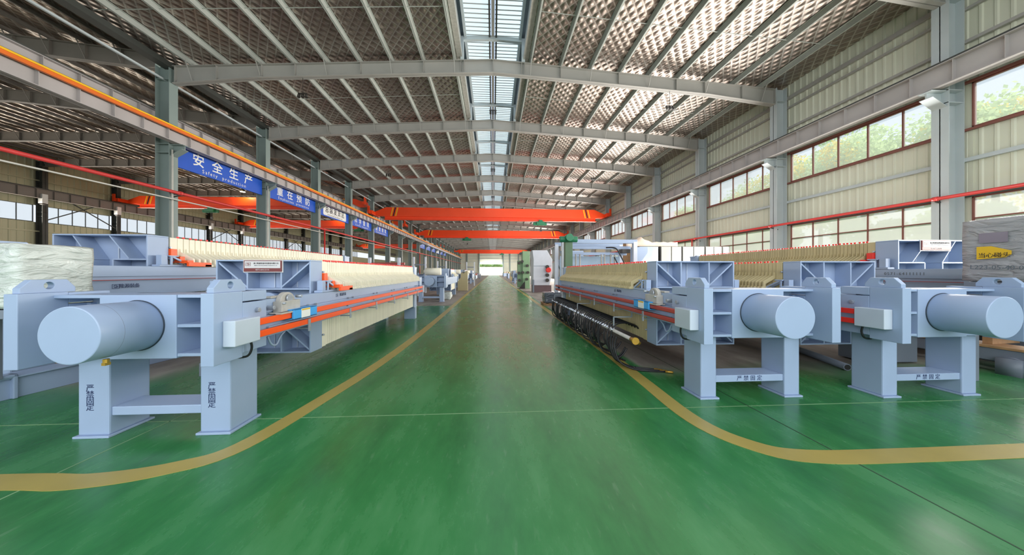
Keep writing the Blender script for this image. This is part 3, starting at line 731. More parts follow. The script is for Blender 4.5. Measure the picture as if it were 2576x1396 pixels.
def press(xc, y0, s, label, pusher_y, plates, tail_y, leg_w=.205, leg_y=(.32, .67), body='press', plate_mat='cream', rail='orange', leg_text=None, scale=1.0,
          rails=True, trolley_y=None, nameplate=False, ribs='cross', box_both=True, phone=False, n=None, hoses=False, group=None, legs=(None, None), simple=False, stopper='orange', rail_end=None, logo_y=None, skip_front=False, plug=False):
    """s = side (sign of x) that faces the aisle; all lengths before the scale of the root"""
    t_ = thing('filter_press', label, 'filter press', (xc, y0, 0), 0, group); t_.scale = (scale, scale, scale)
    P = M[body]; bv = .008
    lo = legs[0] if legs[0] else ((.455, .455 + leg_w), (-.455 - leg_w, -.455))
    if not skip_front:
        for a, b in lo:
            lg = B(a, b, leg_y[0], leg_y[1], .02, .78).build('leg', P, t_, .014)
            B(a - .022, b + .022, leg_y[0] - .025, leg_y[1] + .025, 0, .022).build('foot_plate', P, lg, .004)
            if leg_text == 'v':
                cx = (a + b) / 2 - .03
                for i, ch in enumerate(LEGTXT): text(ch, .075, M['ink'], lg, (cx, leg_y[0] - .001, .475 - i * .062), FRONT)
        (a0, b0), (a1, b1) = sorted(lo)
        st = B(b0, a1, leg_y[0] + .02, leg_y[0] + .30, .20, .285).build('stretcher', P, t_, .006)
        if leg_text == 'h':
            for i, ch in enumerate(LEGTXT): text(ch, .07, M['ink'], st, ((b0 + a1) / 2 - .135 + i * .09, leg_y[0] + .019, .242), FRONT)
        # cross beam that carries the cylinder
        MB().box(-.335, .335, .21, .62, .785, 1.385).box(-.74, .74, .5, .55, .80, 1.385).build('cross_beam', P, t_, .006)
        for sd in (-1, 1):
            for z in (.80, 1.075, 1.355): B(sd * .335, sd * .74, .22, .5, z, z + .03).build('shelf_plate', P, t_, .003)
            x0, x1 = sorted((sd * .735, sd * .845))
            MB().box(x0, x1, 0, .32, .76, 1.41).box(x0, x1, .32, .64, .80, 1.295).box(x0, x1, .32, .64, 1.308, 1.405).build('end_block', P, t_, .006)
            c = (.21, 1.475)
            xl = sd * .79
            MB().holed([(.03, 1.41), (.39, 1.41), (.39, 1.455), (.33, 1.53), (.10, 1.53), (.03, 1.455)], c, .033, xl - .03, xl + .03).build('lifting_lug', P, t_, .005)
        # hydraulic cylinder
        cyl = MB().cyl((0, -.262, 1.10), (0, .22, 1.10), .23, 64).build('hydraulic_cylinder', P, t_, .008, smooth=True)
        MB().ring((0, .205, 1.10), 'y', .233, .0045, 64).build('seam_ring', M['seam'], cyl, smooth=True)
        if plug: MB().ring((0, -.10, 1.10), 'y', .2297, .0012, 64).build('weld_ring', M['press_dark'], cyl, smooth=True)
        if plug: MB().cyl((.06, -.08, .868), (.06, -.08, .835), .02, 10).box(.045, .075, -.1, -.06, .815, .838).build('drain_plug', M['brass'], cyl)
        MB().cyl((0, .55, 1.10), (0, pusher_y + .12, 1.10), .11, 32).build('piston_rod', M['bolt'], t_, smooth=True)
    # side beams
    L0 = .45
    for sd in (-1, 1):
        x0, x1 = sorted((sd * .70, sd * .80)); q0, q1 = sorted((sd * .715, sd * .785))
        MB().box(x0, x1, L0, tail_y + .1, 1.15, 1.295).box(q0, q1, L0, tail_y + .1, .90, 1.15).box(x0, x1, L0, tail_y + .1, .88, .905).build('side_beam', P, t_, .004)
        if scale > 1.1: B(sd * .80, sd * .815, .5, tail_y, 1.10, 1.108).build('beam_seam', M['red_rail'], t_)
    # pressure plate (pusher) with ribs
    yp = pusher_y; pz0, pz1 = .42, 1.775
    pp = MB().box(-.64, .64, yp + .24, yp + .298, pz0 + .01, pz1 - .01).box(-.655, .655, yp, yp + .30, pz1 - .022, pz1).box(-.655, .655, yp, yp + .30, pz0, pz0 + .022).box(-.655, -.633, yp, yp + .30, pz0 + .022, pz1 - .022).box(.633, .655, yp, yp + .30, pz0 + .022, pz1 - .022).build('pressure_plate', P, t_, .004)
    rib = lambda mb: mb.build('rib', P, pp, .003)
    if ribs == 'cross':
        for x in (-.235, .235):
            rib(B(x - .011, x + .011, yp + .01, yp + .24, 1.36, pz1 - .02)); rib(B(x - .011, x + .011, yp + .01, yp + .24, pz0 + .02, .84))
        for z in (1.35, .84): rib(B(-.635, .635, yp + .01, yp + .24, z - .011, z + .011))
        for sx in (-1, 1):
            for za, zb in ((pz1 - .03, 1.37), (pz0 + .03, .83)):
                rib(MB().bar((sx * .62, yp + .125, za), (sx * .25, yp + .125, zb), .23, .022) if False else MB().prism([(sx * .625, za), (sx * .625, za - .03 * (1 if za > 1 else -1)), (sx * .245, zb), (sx * .245, zb + .03 * (1 if za > 1 else -1))], 'y', yp + .012, yp + .24))
        for x in (-.33, -.0, .33):
            for za, zb in ((1.365, pz1 - .03), (pz0 + .03, .825)): B(x - .006, x + .006, yp + .225, yp + .242, za, zb).build('weld_seam', M['box_grey'], pp)
    else:
        for x0, x1 in ((-.27, -.13), (.13, .27)):
            sgn = 1
            rib(MB().prism([(-.40 if x0 < 0 else .10, pz1 - .02), (-.16 if x0 < 0 else .38, 1.40), (-.14 if x0 < 0 else .40, 1.40), (-.38 if x0 < 0 else .12, pz1 - .02)] if ribs == 'slant_a' else [(.16 if x0 < 0 else -.38, 1.40), (.40 if x0 < 0 else -.10, pz1 - .02), (.38 if x0 < 0 else -.12, pz1 - .02), (.14 if x0 < 0 else -.40, 1.40)], 'y', yp + .01, yp + .24))
        rib(B(-.635, -.16, yp + .01, yp + .24, 1.39, 1.412)); rib(B(.16, .635, yp + .01, yp + .24, 1.39, 1.412))
        for x in (-.16, .16): rib(B(x - .011, x + .011, yp + .01, yp + .24, .84, 1.4))
        rib(B(-.635, .635, yp + .01, yp + .24, .83, .852))
        for x in (-.48, .0, .48):
            for za, zb in ((1.42, pz1 - .03), (.86, 1.385)): B(x - .006, x + .006, yp + .225, yp + .242, za, zb).build('weld_seam', M['box_grey'], pp)
    MB().cyl((0, yp + .05, 1.10), (0, yp + .25, 1.10), .2, 32).build('hub', P, pp, .006, smooth=True)
    for sd in (-1, 1):                                    # wheel brackets riding on the beams
        x0, x1 = sorted((sd * .69, sd * .81))
        wbk = MB().box(x0, x1, yp + .02, yp + .52, 1.297, 1.325)
        for xx in (x0 + .012, x1 - .012):
            wbk.box(xx - .01, xx + .01, yp + .18, yp + .21, 1.325, 1.46).bar((xx, yp + .20, 1.455), (xx, yp + .47, 1.33), .02, .03)
        wbk.box(x0, x1, yp + .16, yp + .30, 1.45, 1.47).box(x0 + .02, x1 - .02, yp + .06, yp + .15, 1.325, 1.47); wbk.build('wheel_bracket', P, t_, .004)
        if stopper:
            MB().box(sd * .642, sd * .69, yp + .305, yp + .40, 1.46, 1.58).box(sd * .665, sd * .80, yp + .33, yp + .41, 1.36, 1.46).box(sd * .80, sd * .905, yp + .34, yp + .44, 1.35, 1.40).box(sd * .886, sd * .925, yp + .34, yp + .74, 1.302, 1.37).box(sd * .84, sd * .925, yp + .62, yp + .74, 1.302, 1.34).build('stopper_arm', M[stopper], t_, .005)
        for z in (.62, 1.6): MB().cyl((sd * .645, yp + .315, z), (sd * .68, yp + .315, z), .014, 8).build('latch_pin', M['bolt'], t_, smooth=True)
    if nameplate:
        np_ = B(-.26, .26, yp - .022, yp - .006, 1.605, 1.765).build('nameplate', M['name_red'], t_, .004)
        B(-.245, .245, yp - .0245, yp - .0222, 1.655, 1.755).build('silver_field', M['name_silver'], np_)
        MB().box(-.275, .275, yp - .008, yp - .002, 1.592, 1.775).build('backing', M['name_silver'], np_)
        text('浙江隆源装备科技股份有限公司', .0268, M['black_ink'], np_, (.05, yp - .026, 1.722), FRONT, stretch=.92)
        text('ZHEJIANG LONGYUAN EQUIPMENT TECHNOLOGY CO., LTD', .0115, M['grey_ink'], np_, (.045, yp - .026, 1.692), FRONT)
        logo(np_, (-.195, yp - .0265, 1.712), FRONT, .05, M['name_red'])
        text('0571-64111111', .03, M['name_silver'], np_, (0, yp - .0235, 1.63), FRONT)
    # filter plates
    if plates:
        pa, pb = plates
        B(-.648, .648, pa, pa + .115, .43, 1.765).build('head_plate', M[plate_mat], t_, .006); pa += .118
        n = n or int(round((pb - pa) / .076)); pitch = (pb - pa) / n
        pmsh = plate_mesh(M[plate_mat], pitch * .86, pitch)
        for i in range(n):
            o = link('filter_plate', pmsh, t_); o.location = (0, pa + pitch * (i + .5), random.uniform(-.002, .002))
            kx = s * random.choice((.30, .56, .57, .58))
            k = link('knob', KN, o); k.location = (s * .60 + random.uniform(-.01, .01), 0, 1.758)
    # tail plate and rear feet
    ty = tail_y
    tp_ = MB().box(-.67, .67, ty, ty + .10, .40, 1.78).box(-.67, .67, ty + .10, ty + .36, .42, .46).box(-.67, .67, ty + .1, ty + .36, 1.72, 1.76)
    for x in (-.655, -.22, .22, .635): tp_.box(x, x + .022, ty + .10, ty + .36, .44, 1.74)
    for sd in (-1, 1): tp_.box(sd * .66, sd * .84, ty + .02, ty + .34, .95, 1.42)
    tp_.build('thrust_plate', P, t_, .004)
    for sd in (-1, 1):
        a, b = sorted((sd * .30, sd * .66)); B(a, b, ty + .12, ty + .34, 0, .43).build('rear_leg', P, t_, .006)
    # guard rails, drive box, plate shifter on the aisle side
    if rails:
        ya = .34; yb = rail_end or tail_y - .1
        for sd in ((s, -s) if box_both else (s,)):
            B(sd * .845, sd * .955, .09, .40, .91, 1.15).build('drive_box', M['box_grey'], t_, .008)
            RM = M[rail] if sd == s or rail != 'orange' else M['orange']
            for z in (1.09, .965):
                if rail == 'red_rail' and sd == s: MB().box(sd * .895, sd * .945, ya, yb, z - .03, z + .03).build('guard_rail', RM, t_, .014)
                else: B(sd * .905, sd * .94, ya, yb, z - .032, z + .032).build('guard_rail', RM, t_, .003)
            B(sd * .80, sd * .84, .64, yb, 1.0, 1.12).build('rail_channel', P, t_, .003)
            B(sd * .80, sd * .87, .64, yb, .99, 1.005).build('rail_ledge', P, t_)
        nb = int((yb - 1.2) / 1.15) + 1
        for i in range(nb):
            y = 1.25 + i * 1.15
            MB().box(s * .94, s * .952, y - .025, y + .025, .84, .995).box(s * .79, s * .95, y - .02, y + .02, .868, .882).box(s * .945, s * .958, y - .018, y + .018, .84, .90).build('rail_clip', M['bolt'], t_, .002)
            MB().cyl((s * .8, y + .2, 1.15), (s * .835, y + .2, 1.15), .014, 6).cyl((s * .8, y + .38, 1.15), (s * .835, y + .38, 1.15), .014, 6).build('beam_bolt', M['bolt'], t_)
            MB().cyl((s * .84, y + .1, 1.035), (s * .87, y + .1, 1.035), .016, 6).build('rail_bolt', M['bolt'], t_)
        for y, z in ((.50, 1.205), (.72, 1.20)): MB().cyl((s * .80, y, z), (s * .875, y, z), .026, 6).build('head_bolt', M['bolt'], t_, .003)
        B(s * .80, s * .97, yb, yb + .10, .91, 1.15).build('end_box', M['box_grey'], t_, .006)
        MB().tube(smooth_path([(s * .90, .34, .93), (s * .90, .36, .84), (s * .86, .36, .76), (s * .72, .40, .735), (s * .6, .5, .74)], 5), .011, 8).build('cable', M['rubber'], t_, smooth=True)
        MB().tube(smooth_path([(s * .80, .72, .88), (s * .80, .78, .78), (s * .80, .86, .76), (s * .80, .93, .84), (s * .80, 1.0, .88)], 4), .011, 8).build('hook', P, t_, smooth=True)
        if trolley_y is not None:
            y = trolley_y
            bd = MB().box(s * .80, s * .90, y + .08, y + .42, 1.12, 1.26).box(s * .72, s * .80, y + .05, y + .42, 1.297, 1.32).box(s * .80, s * .93, y + .02, y + .6, 1.125, 1.14)
            pts = [(y + .25 + .13 * cos(R(a)), 1.25 + .11 * sin(R(a))) for a in range(0, 181, 15)]
            bd.prism(pts + [(y + .16, 1.25), (y + .16, 1.2), (y + .34, 1.2), (y + .34, 1.25)][::-1][:0] + [(y + .12, 1.2), (y + .38, 1.2)], 'x', s * .80, s * .86)
            sh = bd.build('plate_shifter', M['dusty'], t_, .006)
            MB().cyl((s * .865, y + .25, 1.285), (s * .885, y + .25, 1.285), .05, 16).cyl((s * .86, y + .40, 1.30), (s * .93, y + .40, 1.30), .018, 8).cyl((s * .86, y + .1, 1.24), (s * .93, y + .1, 1.24), .012, 8).build('gear', M['bolt'], sh, smooth=True)
            MB().box(s * .945, s * .972, y + .18, y + .66, 1.035, 1.155).box(s * .86, s * .972, y + .18, y + .66, 1.035, 1.05).box(s * .86, s * .972, y + .18, y + .66, 1.14, 1.155).build('blue_cover', M['blue_cover'], sh, .006)
            lp = B(s * .972, s * .975, y + .32, y + .50, 1.04, 1.15).build('label_plate', M['white'], sh); B(s * .9755, s * .976, y + .325, y + .495, 1.128, 1.146).build('yellow_band', M['yellow_label'], sh)
            MB().box(s * .90, s * .96, y - .02, y + .18, 1.125, 1.14).build('slider', M['dusty'], sh)
        if logo_y is not None:
            text('隆源装备', .055, M['ink'], t_, (s * .802, logo_y + (.1 if s > 0 else -.1), 1.225), PLUSX if s > 0 else MINUSX); logo(t_, (s * .8025, logo_y - (.1 if s > 0 else -.1), 1.225), PLUSX if s > 0 else MINUSX, .05, M['ink'])
    if phone: text('0571-64111111', .062, M['grey_ink'], t_, (s * .802, phone, 1.22), MINUSX if s < 0 else PLUSX, spacing=1.25)
    return t_
def logo(parent, loc, rot, h, mat):
    # boxed round mark: a rectangle outline with two facing hooks
    m = MB(); w = h * 1.35; t_ = h * .07
    for a in ((-w / 2, w / 2, -h / 2, -h / 2 + t_), (-w / 2, w / 2, h / 2 - t_, h / 2), (-w / 2, -w / 2 + t_, -h / 2, h / 2), (w / 2 - t_, w / 2, -h / 2, h / 2)): m.box(a[0], a[1], a[2], a[3], 0, .0012)
    r0, r1 = h * .2, h * .33
    for st in (35, 215):
        for i in range(9):
            a, b = R(st + i * 15), R(st + (i + 1) * 15)
            m.prism([(r0 * cos(a) * 1.2, r0 * sin(a)), (r1 * cos(a) * 1.2, r1 * sin(a)), (r1 * cos(b) * 1.2, r1 * sin(b)), (r0 * cos(b) * 1.2, r0 * sin(b))], 'z', 0, .0012)
    m.box(0, h * .34, -h * .05, h * .05, 0, .0012)
    o = m.build('logo', mat, parent); o.location = loc; o.rotation_euler = rot
    return o

press_left = press(-3.31, 2.88, 1, 'near left filter press with cream plates and bright orange guard rails', 1.79, (2.10, 7.62), 7.68, leg_w=.28, leg_y=(.34, .70), body='press', plate_mat='cream', rail='orange', leg_text='v',
      trolley_y=.72, nameplate=True, legs=(((.43, .71), (-.68, -.40)), None), box_both=False, rail_end=7.7, logo_y=2.35, plug=True, n=90)
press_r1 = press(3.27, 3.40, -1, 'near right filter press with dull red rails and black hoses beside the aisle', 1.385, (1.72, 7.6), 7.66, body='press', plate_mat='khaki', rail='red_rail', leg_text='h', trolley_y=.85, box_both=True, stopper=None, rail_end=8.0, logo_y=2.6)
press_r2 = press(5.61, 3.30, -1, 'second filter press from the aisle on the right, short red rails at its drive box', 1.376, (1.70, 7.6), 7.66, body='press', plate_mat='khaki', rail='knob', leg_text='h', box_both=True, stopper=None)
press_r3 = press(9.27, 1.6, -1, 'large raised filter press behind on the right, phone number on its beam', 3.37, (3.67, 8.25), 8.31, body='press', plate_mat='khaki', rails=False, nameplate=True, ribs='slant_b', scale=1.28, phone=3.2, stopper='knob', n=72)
press_l2 = press(-7.67, 4.35, 1, 'large filter press behind the near left one, partly hidden by the wrapped box', 1.64, (1.97, 7.7), 7.76, body='press', plate_mat='cream', rails=False, ribs='slant_a', scale=1.32, stopper='orange', n=55)
text('隆源装备', .062, M['ink'], press_l2, (.802, 1.28, 1.02), PLUSX); logo(press_l2, (.803, 1.12, 1.02), PLUSX, .06, M['ink'])

# hose manifold of the near right press: pipe, brackets and loops of black hose
man = MB().cyl((-1.13, 1.25, .56), (-1.13, 7.6, .58), .03, 12).build('hose_manifold', M['dusty'], press_r1, smooth=True)
MB().cyl((-1.13, 1.25, .56), (-1.13, 1.12, .56), .034, 12).cyl((-1.13, 1.13, .56), (-1.13, 1.10, .56), .055, 16).cyl((-1.10, 1.2, .56), (-1.02, 1.2, .50), .03, 10).build('brass_valve', M['brass'], man, smooth=True)
for y in (1.95, 4.3, 7.2):
    MB().bar((-1.13, y, .56), (-1.13, y, .80), .02, .02).bar((-1.13, y, .80), (-.80, y, .80), .02, .02).bar((-.80, y, .8), (-.80, y, 1.0), .02, .02).build('hanger', M['bolt'], man)
for i in range(46):
    y = 1.95 + i * .122; dx = random.uniform(-.03, .04); low = random.uniform(.04, .15); sw = random.uniform(-.09, .09)
    pts = [(-.655, y + .05, .58), (-.72, y + .05, .64), (-.90, y + .03, .69), (-1.08, y, .67), (-1.17 + dx, y + sw * .3, .56), (-1.20 + dx, y + sw * .6, .36), (-1.14 + dx, y + sw, low + .10), (-1.02, y + sw * 1.2, low), (-.92, y + sw, low + .05), (-.84, y + sw * .7, low + .16)]
    if i % 5 == 0: pts = pts[:5] + [(-1.19 + dx, y + .02, .3), (-1.15, y - .05, .10), (-1.05, y - .2, .03), (-.92, y - .4 - .1 * (i % 3), .022)]
    h = MB().tube(smooth_path(pts, 4), .015, 7).build('hose', M['rubber'], man, smooth=True)
    MB().cyl((-1.175, y, .575), (-1.13, y, .60), .02, 8).build('hose_fitting', M['bolt'], man)
for i, (dy, ln) in enumerate(((-.62, .62), (-.9, .8), (-1.05, .95))):
    y = 1.95
    pts = [(-1.16, y - .1 * i, .50), (-1.19, y - .1 * i, .30), (-1.15, y - .12 - .1 * i, .10), (-1.0, y - .3 - .08 * i, .025), (-.84, y - .42 - .07 * i, .02), (-.66 + .06 * i, y - .5 - .06 * i, .02)]
    MB().tube(smooth_path(pts, 5), .014, 7).build('hose', M['rubber'], man, smooth=True)
    p = Vector(pts[-1]); q = p + Vector((.10, -.05, 0)); MB().cyl(p, q, .018, 8).build('hose_fitting', M['brass'], man, smooth=True)

# more presses farther down the hall
press_far = press(-3.3, 16.35, 1, 'left filter press beyond the near one, pressure plate drawn back, no guard rails', 3.2, (3.55, 5.4), 5.5, body='press', plate_mat='cream', rails=False, box_both=False, stopper=None, simple=True, n=14)
MB().prism([(-.66, 1.05), (.66, 1.05), (.66, 1.8), (-.66, 1.8)], 'y', 2.3, 2.42).build('raised_guard', M['press'], press_far, .01)
MB().cyl((-.42, 1.0, 1.62), (.42, 1.0, 1.62), .2, 20).build('cloth_roll', M['cream'], press_far, smooth=True)
far = [((-3.4, 27.5, 0), 'blue grey press on the left, third along the aisle'), ((-3.6, 42, 0), 'blue grey press on the left, fourth along the aisle'), ((3.6, 42, 0), 'blue grey press on the right beyond the green machine'), ((-5.2, 60, 0), 'tiny blue grey press far left near the gate'), ((4.6, 60, 0), 'tiny blue grey press far right near the gate'), ((-6.4, 30, 0), 'blue grey press in the second row on the far left'), ((-7.6, 17.5, 0), 'blue grey press behind the left aisle row, under the red beam rack')]
for loc, lab in far: dup(press_far, loc, lab)

# ------------------------------------------------------------------ wrapped boxes, beams and timber
def wrapped(name, label, cat, x0, x1, y0, y1, z0, z1, mat, sub=14, amp=.012):
    t_ = thing(name, label, cat, ((x0 + x1) / 2, (y0 + y1) / 2, 0)); m = MB(); rx = (x1 - x0) / 2; ry = (y1 - y0) / 2
    import bmesh
    from mathutils import noise
    b = bmesh.new(); bmesh.ops.create_cube(b, size=1); bmesh.ops.subdivide_edges(b, edges=b.edges[:], cuts=sub, use_grid_fill=True)
    for v in b.verts:
        p = Vector((v.co.x * 2 * rx, v.co.y * 2 * ry, z0 + (v.co.z + .5) * (z1 - z0)))
        q = Vector((abs(v.co.x), abs(v.co.y), abs(v.co.z))); e = sorted(q)[1] * 2
        nrm = v.co.normalized(); p += nrm * (noise.noise(p * 4.5) * amp + noise.noise(p * 11) * amp * .5) - nrm * .02 * max(0, e - .9) * 10
        v.co = p
    me = bpy.data.meshes.new('wrapped_body'); b.to_mesh(me); b.free(); me.materials.append(mat); me.polygons.foreach_set('use_smooth', [True] * len(me.polygons))
    link('wrapped_body', me, t_)
    if z0 > .3:
        if x0 < 0: posts = [(-rx + .02, ry - .12, .285), (-rx + .02, -ry + .12, .285)]
        else: posts = [(-rx + .03, ry - .12, 0), (rx - .11, -ry + .04, 0), (-rx + .03, -ry + .04, 0)]
        for qx, qy, qz in posts: B(qx, qx + .08, qy, qy + .08, qz, z0 - .1).build('pedestal', M['press_dark'], t_, .005)
        B(-rx + .02, rx - .02, -ry + .02, ry - .02, z0 - .10, z0 - .005).build('tray', M['press_dark'], t_, .005)
    return t_
wrapped('wrapped_box', 'pale film wrapped box on a stand at the left edge', 'box', -6.1, -5.0, 3.56, 4.2, 1.2, 1.91, M['film_white'])
wr_r = wrapped('wrapped_cabinet', 'grey film wrapped cabinet with a yellow warning sticker at the right edge', 'cabinet', 7.0, 7.9, 2.9, 4.2, 1.46, 2.36, M['film_grey'], amp=.008)
def side(y, z): return (-.47, y - wr_r.location.y, z)
_, ly, lz = side(3.88, 1.86)
st = MB().prism([(ly + .15, lz - .08), (ly + .15, lz + .10), (ly + .02, lz + .10), (ly - .15, lz + .03), (ly - .15, lz - .02), (ly - .10, lz - .06)], 'x', -.472, -.468).build('warning_sticker', M['yellow_label'], wr_r)
for i, ch in enumerate('当心碰头'): text(ch, .075, M['black_ink'], st, (-.4735, ly + .10 - i * .07, lz - .03), MINUSX)
B(-.471, -.466, ly - .12, ly + .13, lz + .15, lz + .29).build('display_window', paint('film_over_screen', srgb(120, 112, 128), .25, .1), wr_r)
text('L223-05-40-01', .085, M['grey_ink'], wr_r, (-.473, ly - .04, lz - .2), (R(90), R(2), R(-90)))

fb = thing('channel_beam', 'long blue grey channel beam on the floor at the left edge', 'beam', (-6.2, 4.1, 0), R(-6))
MB().box(-.12, .12, -1.0, 9, 0, .26).box(-.16, .16, -1.0, 9, .26, .28).build('beam', M['press'], fb, .004)
MB().box(.06, .17, -.06, -.02, .0, .31).box(.06, .17, .17, .21, .0, .31).box(.06, .17, -.06, .21, .27, .31).build('lifting_loop', M['press'], fb, .01)
fb2 = thing('grey_rail', 'dark grey drip rail on the floor behind the near left press', 'beam', (-4.6, 6.2, 0), R(8))
B(-.06, .06, -1.2, 6, 0, .2).build('rail', M['press_dark'], fb2, .004)
tb = thing('conveyor_beam', 'dark blue grey roller beam with a timber top on the right floor', 'beam', (8.2, 4.4, 0), R(4))
B(-.2, .2, -.3, 5.2, .18, .38).build('beam', M['press_dark'], tb, .01)
B(-.22, .22, -.25, 5.2, .381, .42).build('plank', M['wood'], tb, .005)
for y in (-.12, 1.6, 3.8): MB().cyl((-.26, y, .15), (.26, y, .15), .13, 18).box(-.3, -.24, y - .12, y + .12, 0, .26).box(.24, .3, y - .12, y + .12, 0, .26).build('roller', M['press_dark'], tb, smooth=True)
for i, (x, z, lab) in enumerate(((8.35, .58, 'lower pale board lying across trestles on the right floor'), (8.5, .64, 'upper pale board on top of the other on the right floor'))):
    t_ = thing('board', lab, 'board', (x, 5.4, 0), R(5 + 4 * i)); B(-.35, .35, -1.0, .75, z, z + .035).build('panel', M['white'] if i else M['wood'], t_, .004)
    if not i:
        for y in (-.8, .6): B(-.3, .3, y - .05, y + .05, .422, .58).build('trestle', M['wood'], t_)
tr = thing('shade_trough', 'added dark trough that shades the floor behind the boards at the right edge', 'trough', (9.3, 3.0, 0))  # added to block window light and hide the overbright floor
MB().box(-.38, .38, 0, 3.2, .0, .05).box(-.38, -.34, 0, 3.2, .05, .5).box(.34, .38, 0, 3.2, .05, .5).box(-.34, .34, 0, .04, .05, .5).box(-.34, .34, 3.16, 3.2, .05, .5).build('shell', M['press_dark'], tr, .006)
MB().box(-.42, -.34, -.02, 3.22, .5, .53).box(.34, .42, -.02, 3.22, .5, .53).build('rim', M['press_dark'], tr, .004)
pp_ = thing('steel_pipe', 'short dark steel pipe lying under the second right press', 'pipe', (5.9, 5.2, 0), R(-18)); MB().cyl((0, -.6, .06), (0, 1.6, .06), .055, 16).build('tube', M['press_dark'], pp_, smooth=True)
MB().cyl((0, -.601, .06), (0, -.58, .06), .042, 16).build('bore', M['black'], pp_)
fs = thing('film_sheet', 'crumpled silver sheet on a stand behind the second right press legs', 'sheet', (6.98, 5.2, 0))
m = MB(); vs = []; fc = []
for j in range(7):
    for i in range(11): vs.append((-.5 + i * .1, -.3 + j * .1, .62 + .03 * sin(i * 1.9 + j) - (.12 if i > 8 else 0)))
for j in range(6):
    for i in range(10): fc.append((j * 11 + i, j * 11 + i + 1, j * 11 + i + 12, j * 11 + i + 11))
m.add(vs, fc); so = m.build('sheet', M['film_grey'], fs); sm = so.modifiers.new('thick', 'SOLIDIFY'); sm.thickness = .01
B(-.45, .45, -.25, .25, .02, .56).build('crate', M['press_dark'], fs, .01)

# ------------------------------------------------------------------ right side machines behind
pk = thing('wrapped_pallet', 'dark film wrapped pack on a timber pallet by the right aisle line', 'pallet', (2.95, 14.9, 0))
for y in (-.4, 0, .4): B(-.55, .55, y - .05, y + .05, 0, .09).build('skid', M['wood'], pk)
for x in (-.5, -.25, 0, .25, .5): B(x - .06, x + .06, -.5, .5, .09, .115).build('slat', M['wood'], pk)
w2 = wrapped('tmp', '', '', 2.45, 3.45, 14.45, 15.35, .118, .62, M['film_black'], 10, .03)
for c in list(w2.children):
    c.parent = pk
bpy.data.objects.remove(w2)

pw = thing('panel_machine', 'tall pale grey machine housing with dark base beside the right aisle', 'machine', (3.7, 24, 0))
MB().prism([(-.55, .55), (.75, .55), (.95, 1.5), (.95, 2.6), (.55, 3.3), (-.62, 3.3), (-.52, 2.6)], 'y', 0, 1.6).build('housing', M['machine_white'], pw, .02)
B(-.5, .9, .05, 1.5, 0, .55).build('base', M['machine_mauve'], pw, .01)
B(-.62, -.5, -.25, .1, 0, 1.0).build('guard_post', M['press_dark'], pw, .01); B(-.6, .9, -.012, -.002, 2.05, 2.08).build('seam', M['galv'], pw)
for z in (2.0, 1.35, .95): MB().cyl((.55, -.18, z), (.55, 0, z), .14, 14).build('hub', M['lamp_dark'], pw, smooth=True)
MB().cyl((.62, -.3, 1.75), (.62, 0, 1.75), .2, 16).build('red_motor', M['knob'], pw, .02, smooth=True)
hp = thing('hopper_machine', 'grey machine with a sloping chute behind the right press end', 'machine', (4.35, 18.5, 0))
MB().prism([(-.6, 2.35), (-.25, 2.35), (.6, 1.3), (.6, .9), (.35, .9)], 'y', 0, .5).build('chute', M['press_dark'], hp, .01)
MB().prism([(-.2, 2.9), (1.2, 2.9), (1.2, 1.2), (.6, 1.2)], 'y', .1, .6).build('hopper', M['press'], hp, .01)
MB().prism([(-.2, .7), (.5, .7), (.6, 1.3), (.2, 1.7), (-.2, 1.5)], 'y', .0, .5).box(0, .3, .1, .4, 0, .7).build('gearbox', M['press_dark'], hp, .02)
MB().cyl((.25, -.35, 1.75), (.25, .1, 1.6), .15, 14).build('red_motor', M['knob'], hp, .02, smooth=True)
MB().tube(smooth_path([(.2, -.3, 1.6), (-.05, -.35, 1.2), (-.02, -.3, .8), (.2, -.2, .55)], 5), .025, 8).build('cable', M['rubber'], hp, smooth=True)
gp = thing('green_machine', 'pale green upright machine with dark knobs before the white housing', 'machine', (2.95, 29.5, 0))
MB().box(-.1, .6, 0, 1.2, 0, 3.6).box(-.55, .1, .2, 1.0, .1, 2.7).build('column', M['green'], gp, .02)
for x, z in ((-.3, 3.35), (-.45, 2.45), (-.15, 2.6), (.35, 2.2), (-.45, 1.5), (-.1, 1.55), (-.4, .8), (.3, .9), (.4, 1.55)): MB().cyl((x, -.22, z), (x, .1, z), .13, 12).build('knob', M['lamp_dark'], gp, smooth=True)
MB().prism([(-.45, 0), (.1, 0), (.1, .7)], 'y', -.3, -.05).build('foot_guard', M['black'], gp)

fm = thing('frame_machine', 'blue grey open frame machine with posts above the near right plate pack', 'machine', (4.9, 14, 0))
P = M['press']
for x in (-1.66, 1.7):
    for y in (0, 1.6): B(x - .09, x + .09, y - .09, y + .09, 0, 3.0).build('post', M['machine_white'], fm, .01)
B(-1.75, 1.8, -.08, .08, 2.92, 3.1).build('top_beam', P, fm, .01); B(-1.75, 1.8, 1.52, 1.68, 2.92, 3.1).build('top_beam', P, fm, .01)
B(-1.6, 1.65, .3, .42, 2.68, 2.82).build('cross_rail', P, fm, .01); B(-1.6, 1.55, .5, .64, 2.40, 2.54).build('cross_rail', P, fm, .01)
for x in (-1.35, -.95, -.75, .3, .45, .75, .95): MB().cyl((x, .5, .6), (x, .5, 2.45), .035, 10).build('guide_rod', M['dusty'], fm, smooth=True)
for z in (1.9,): B(-1.55, -1.0, .46, .52, z, z + .04).build('tie', P, fm); B(.35, .95, .46, .52, z - .05, z - .01).build('tie', P, fm)
B(-1.5, 1.6, 1.4, 1.5, .5, 2.4).build('back_panel', paint('pale_blue_panel', srgb(178, 200, 218), .4, .05), fm, .01)
MB().tube(smooth_path([(.45, .3, 2.75), (.9, .25, 2.72), (1.15, .2, 2.3), (1.35, .2, 1.9), (1.5, .2, 1.6)], 5), .03, 8).build('hose', M['rubber'], fm, smooth=True)
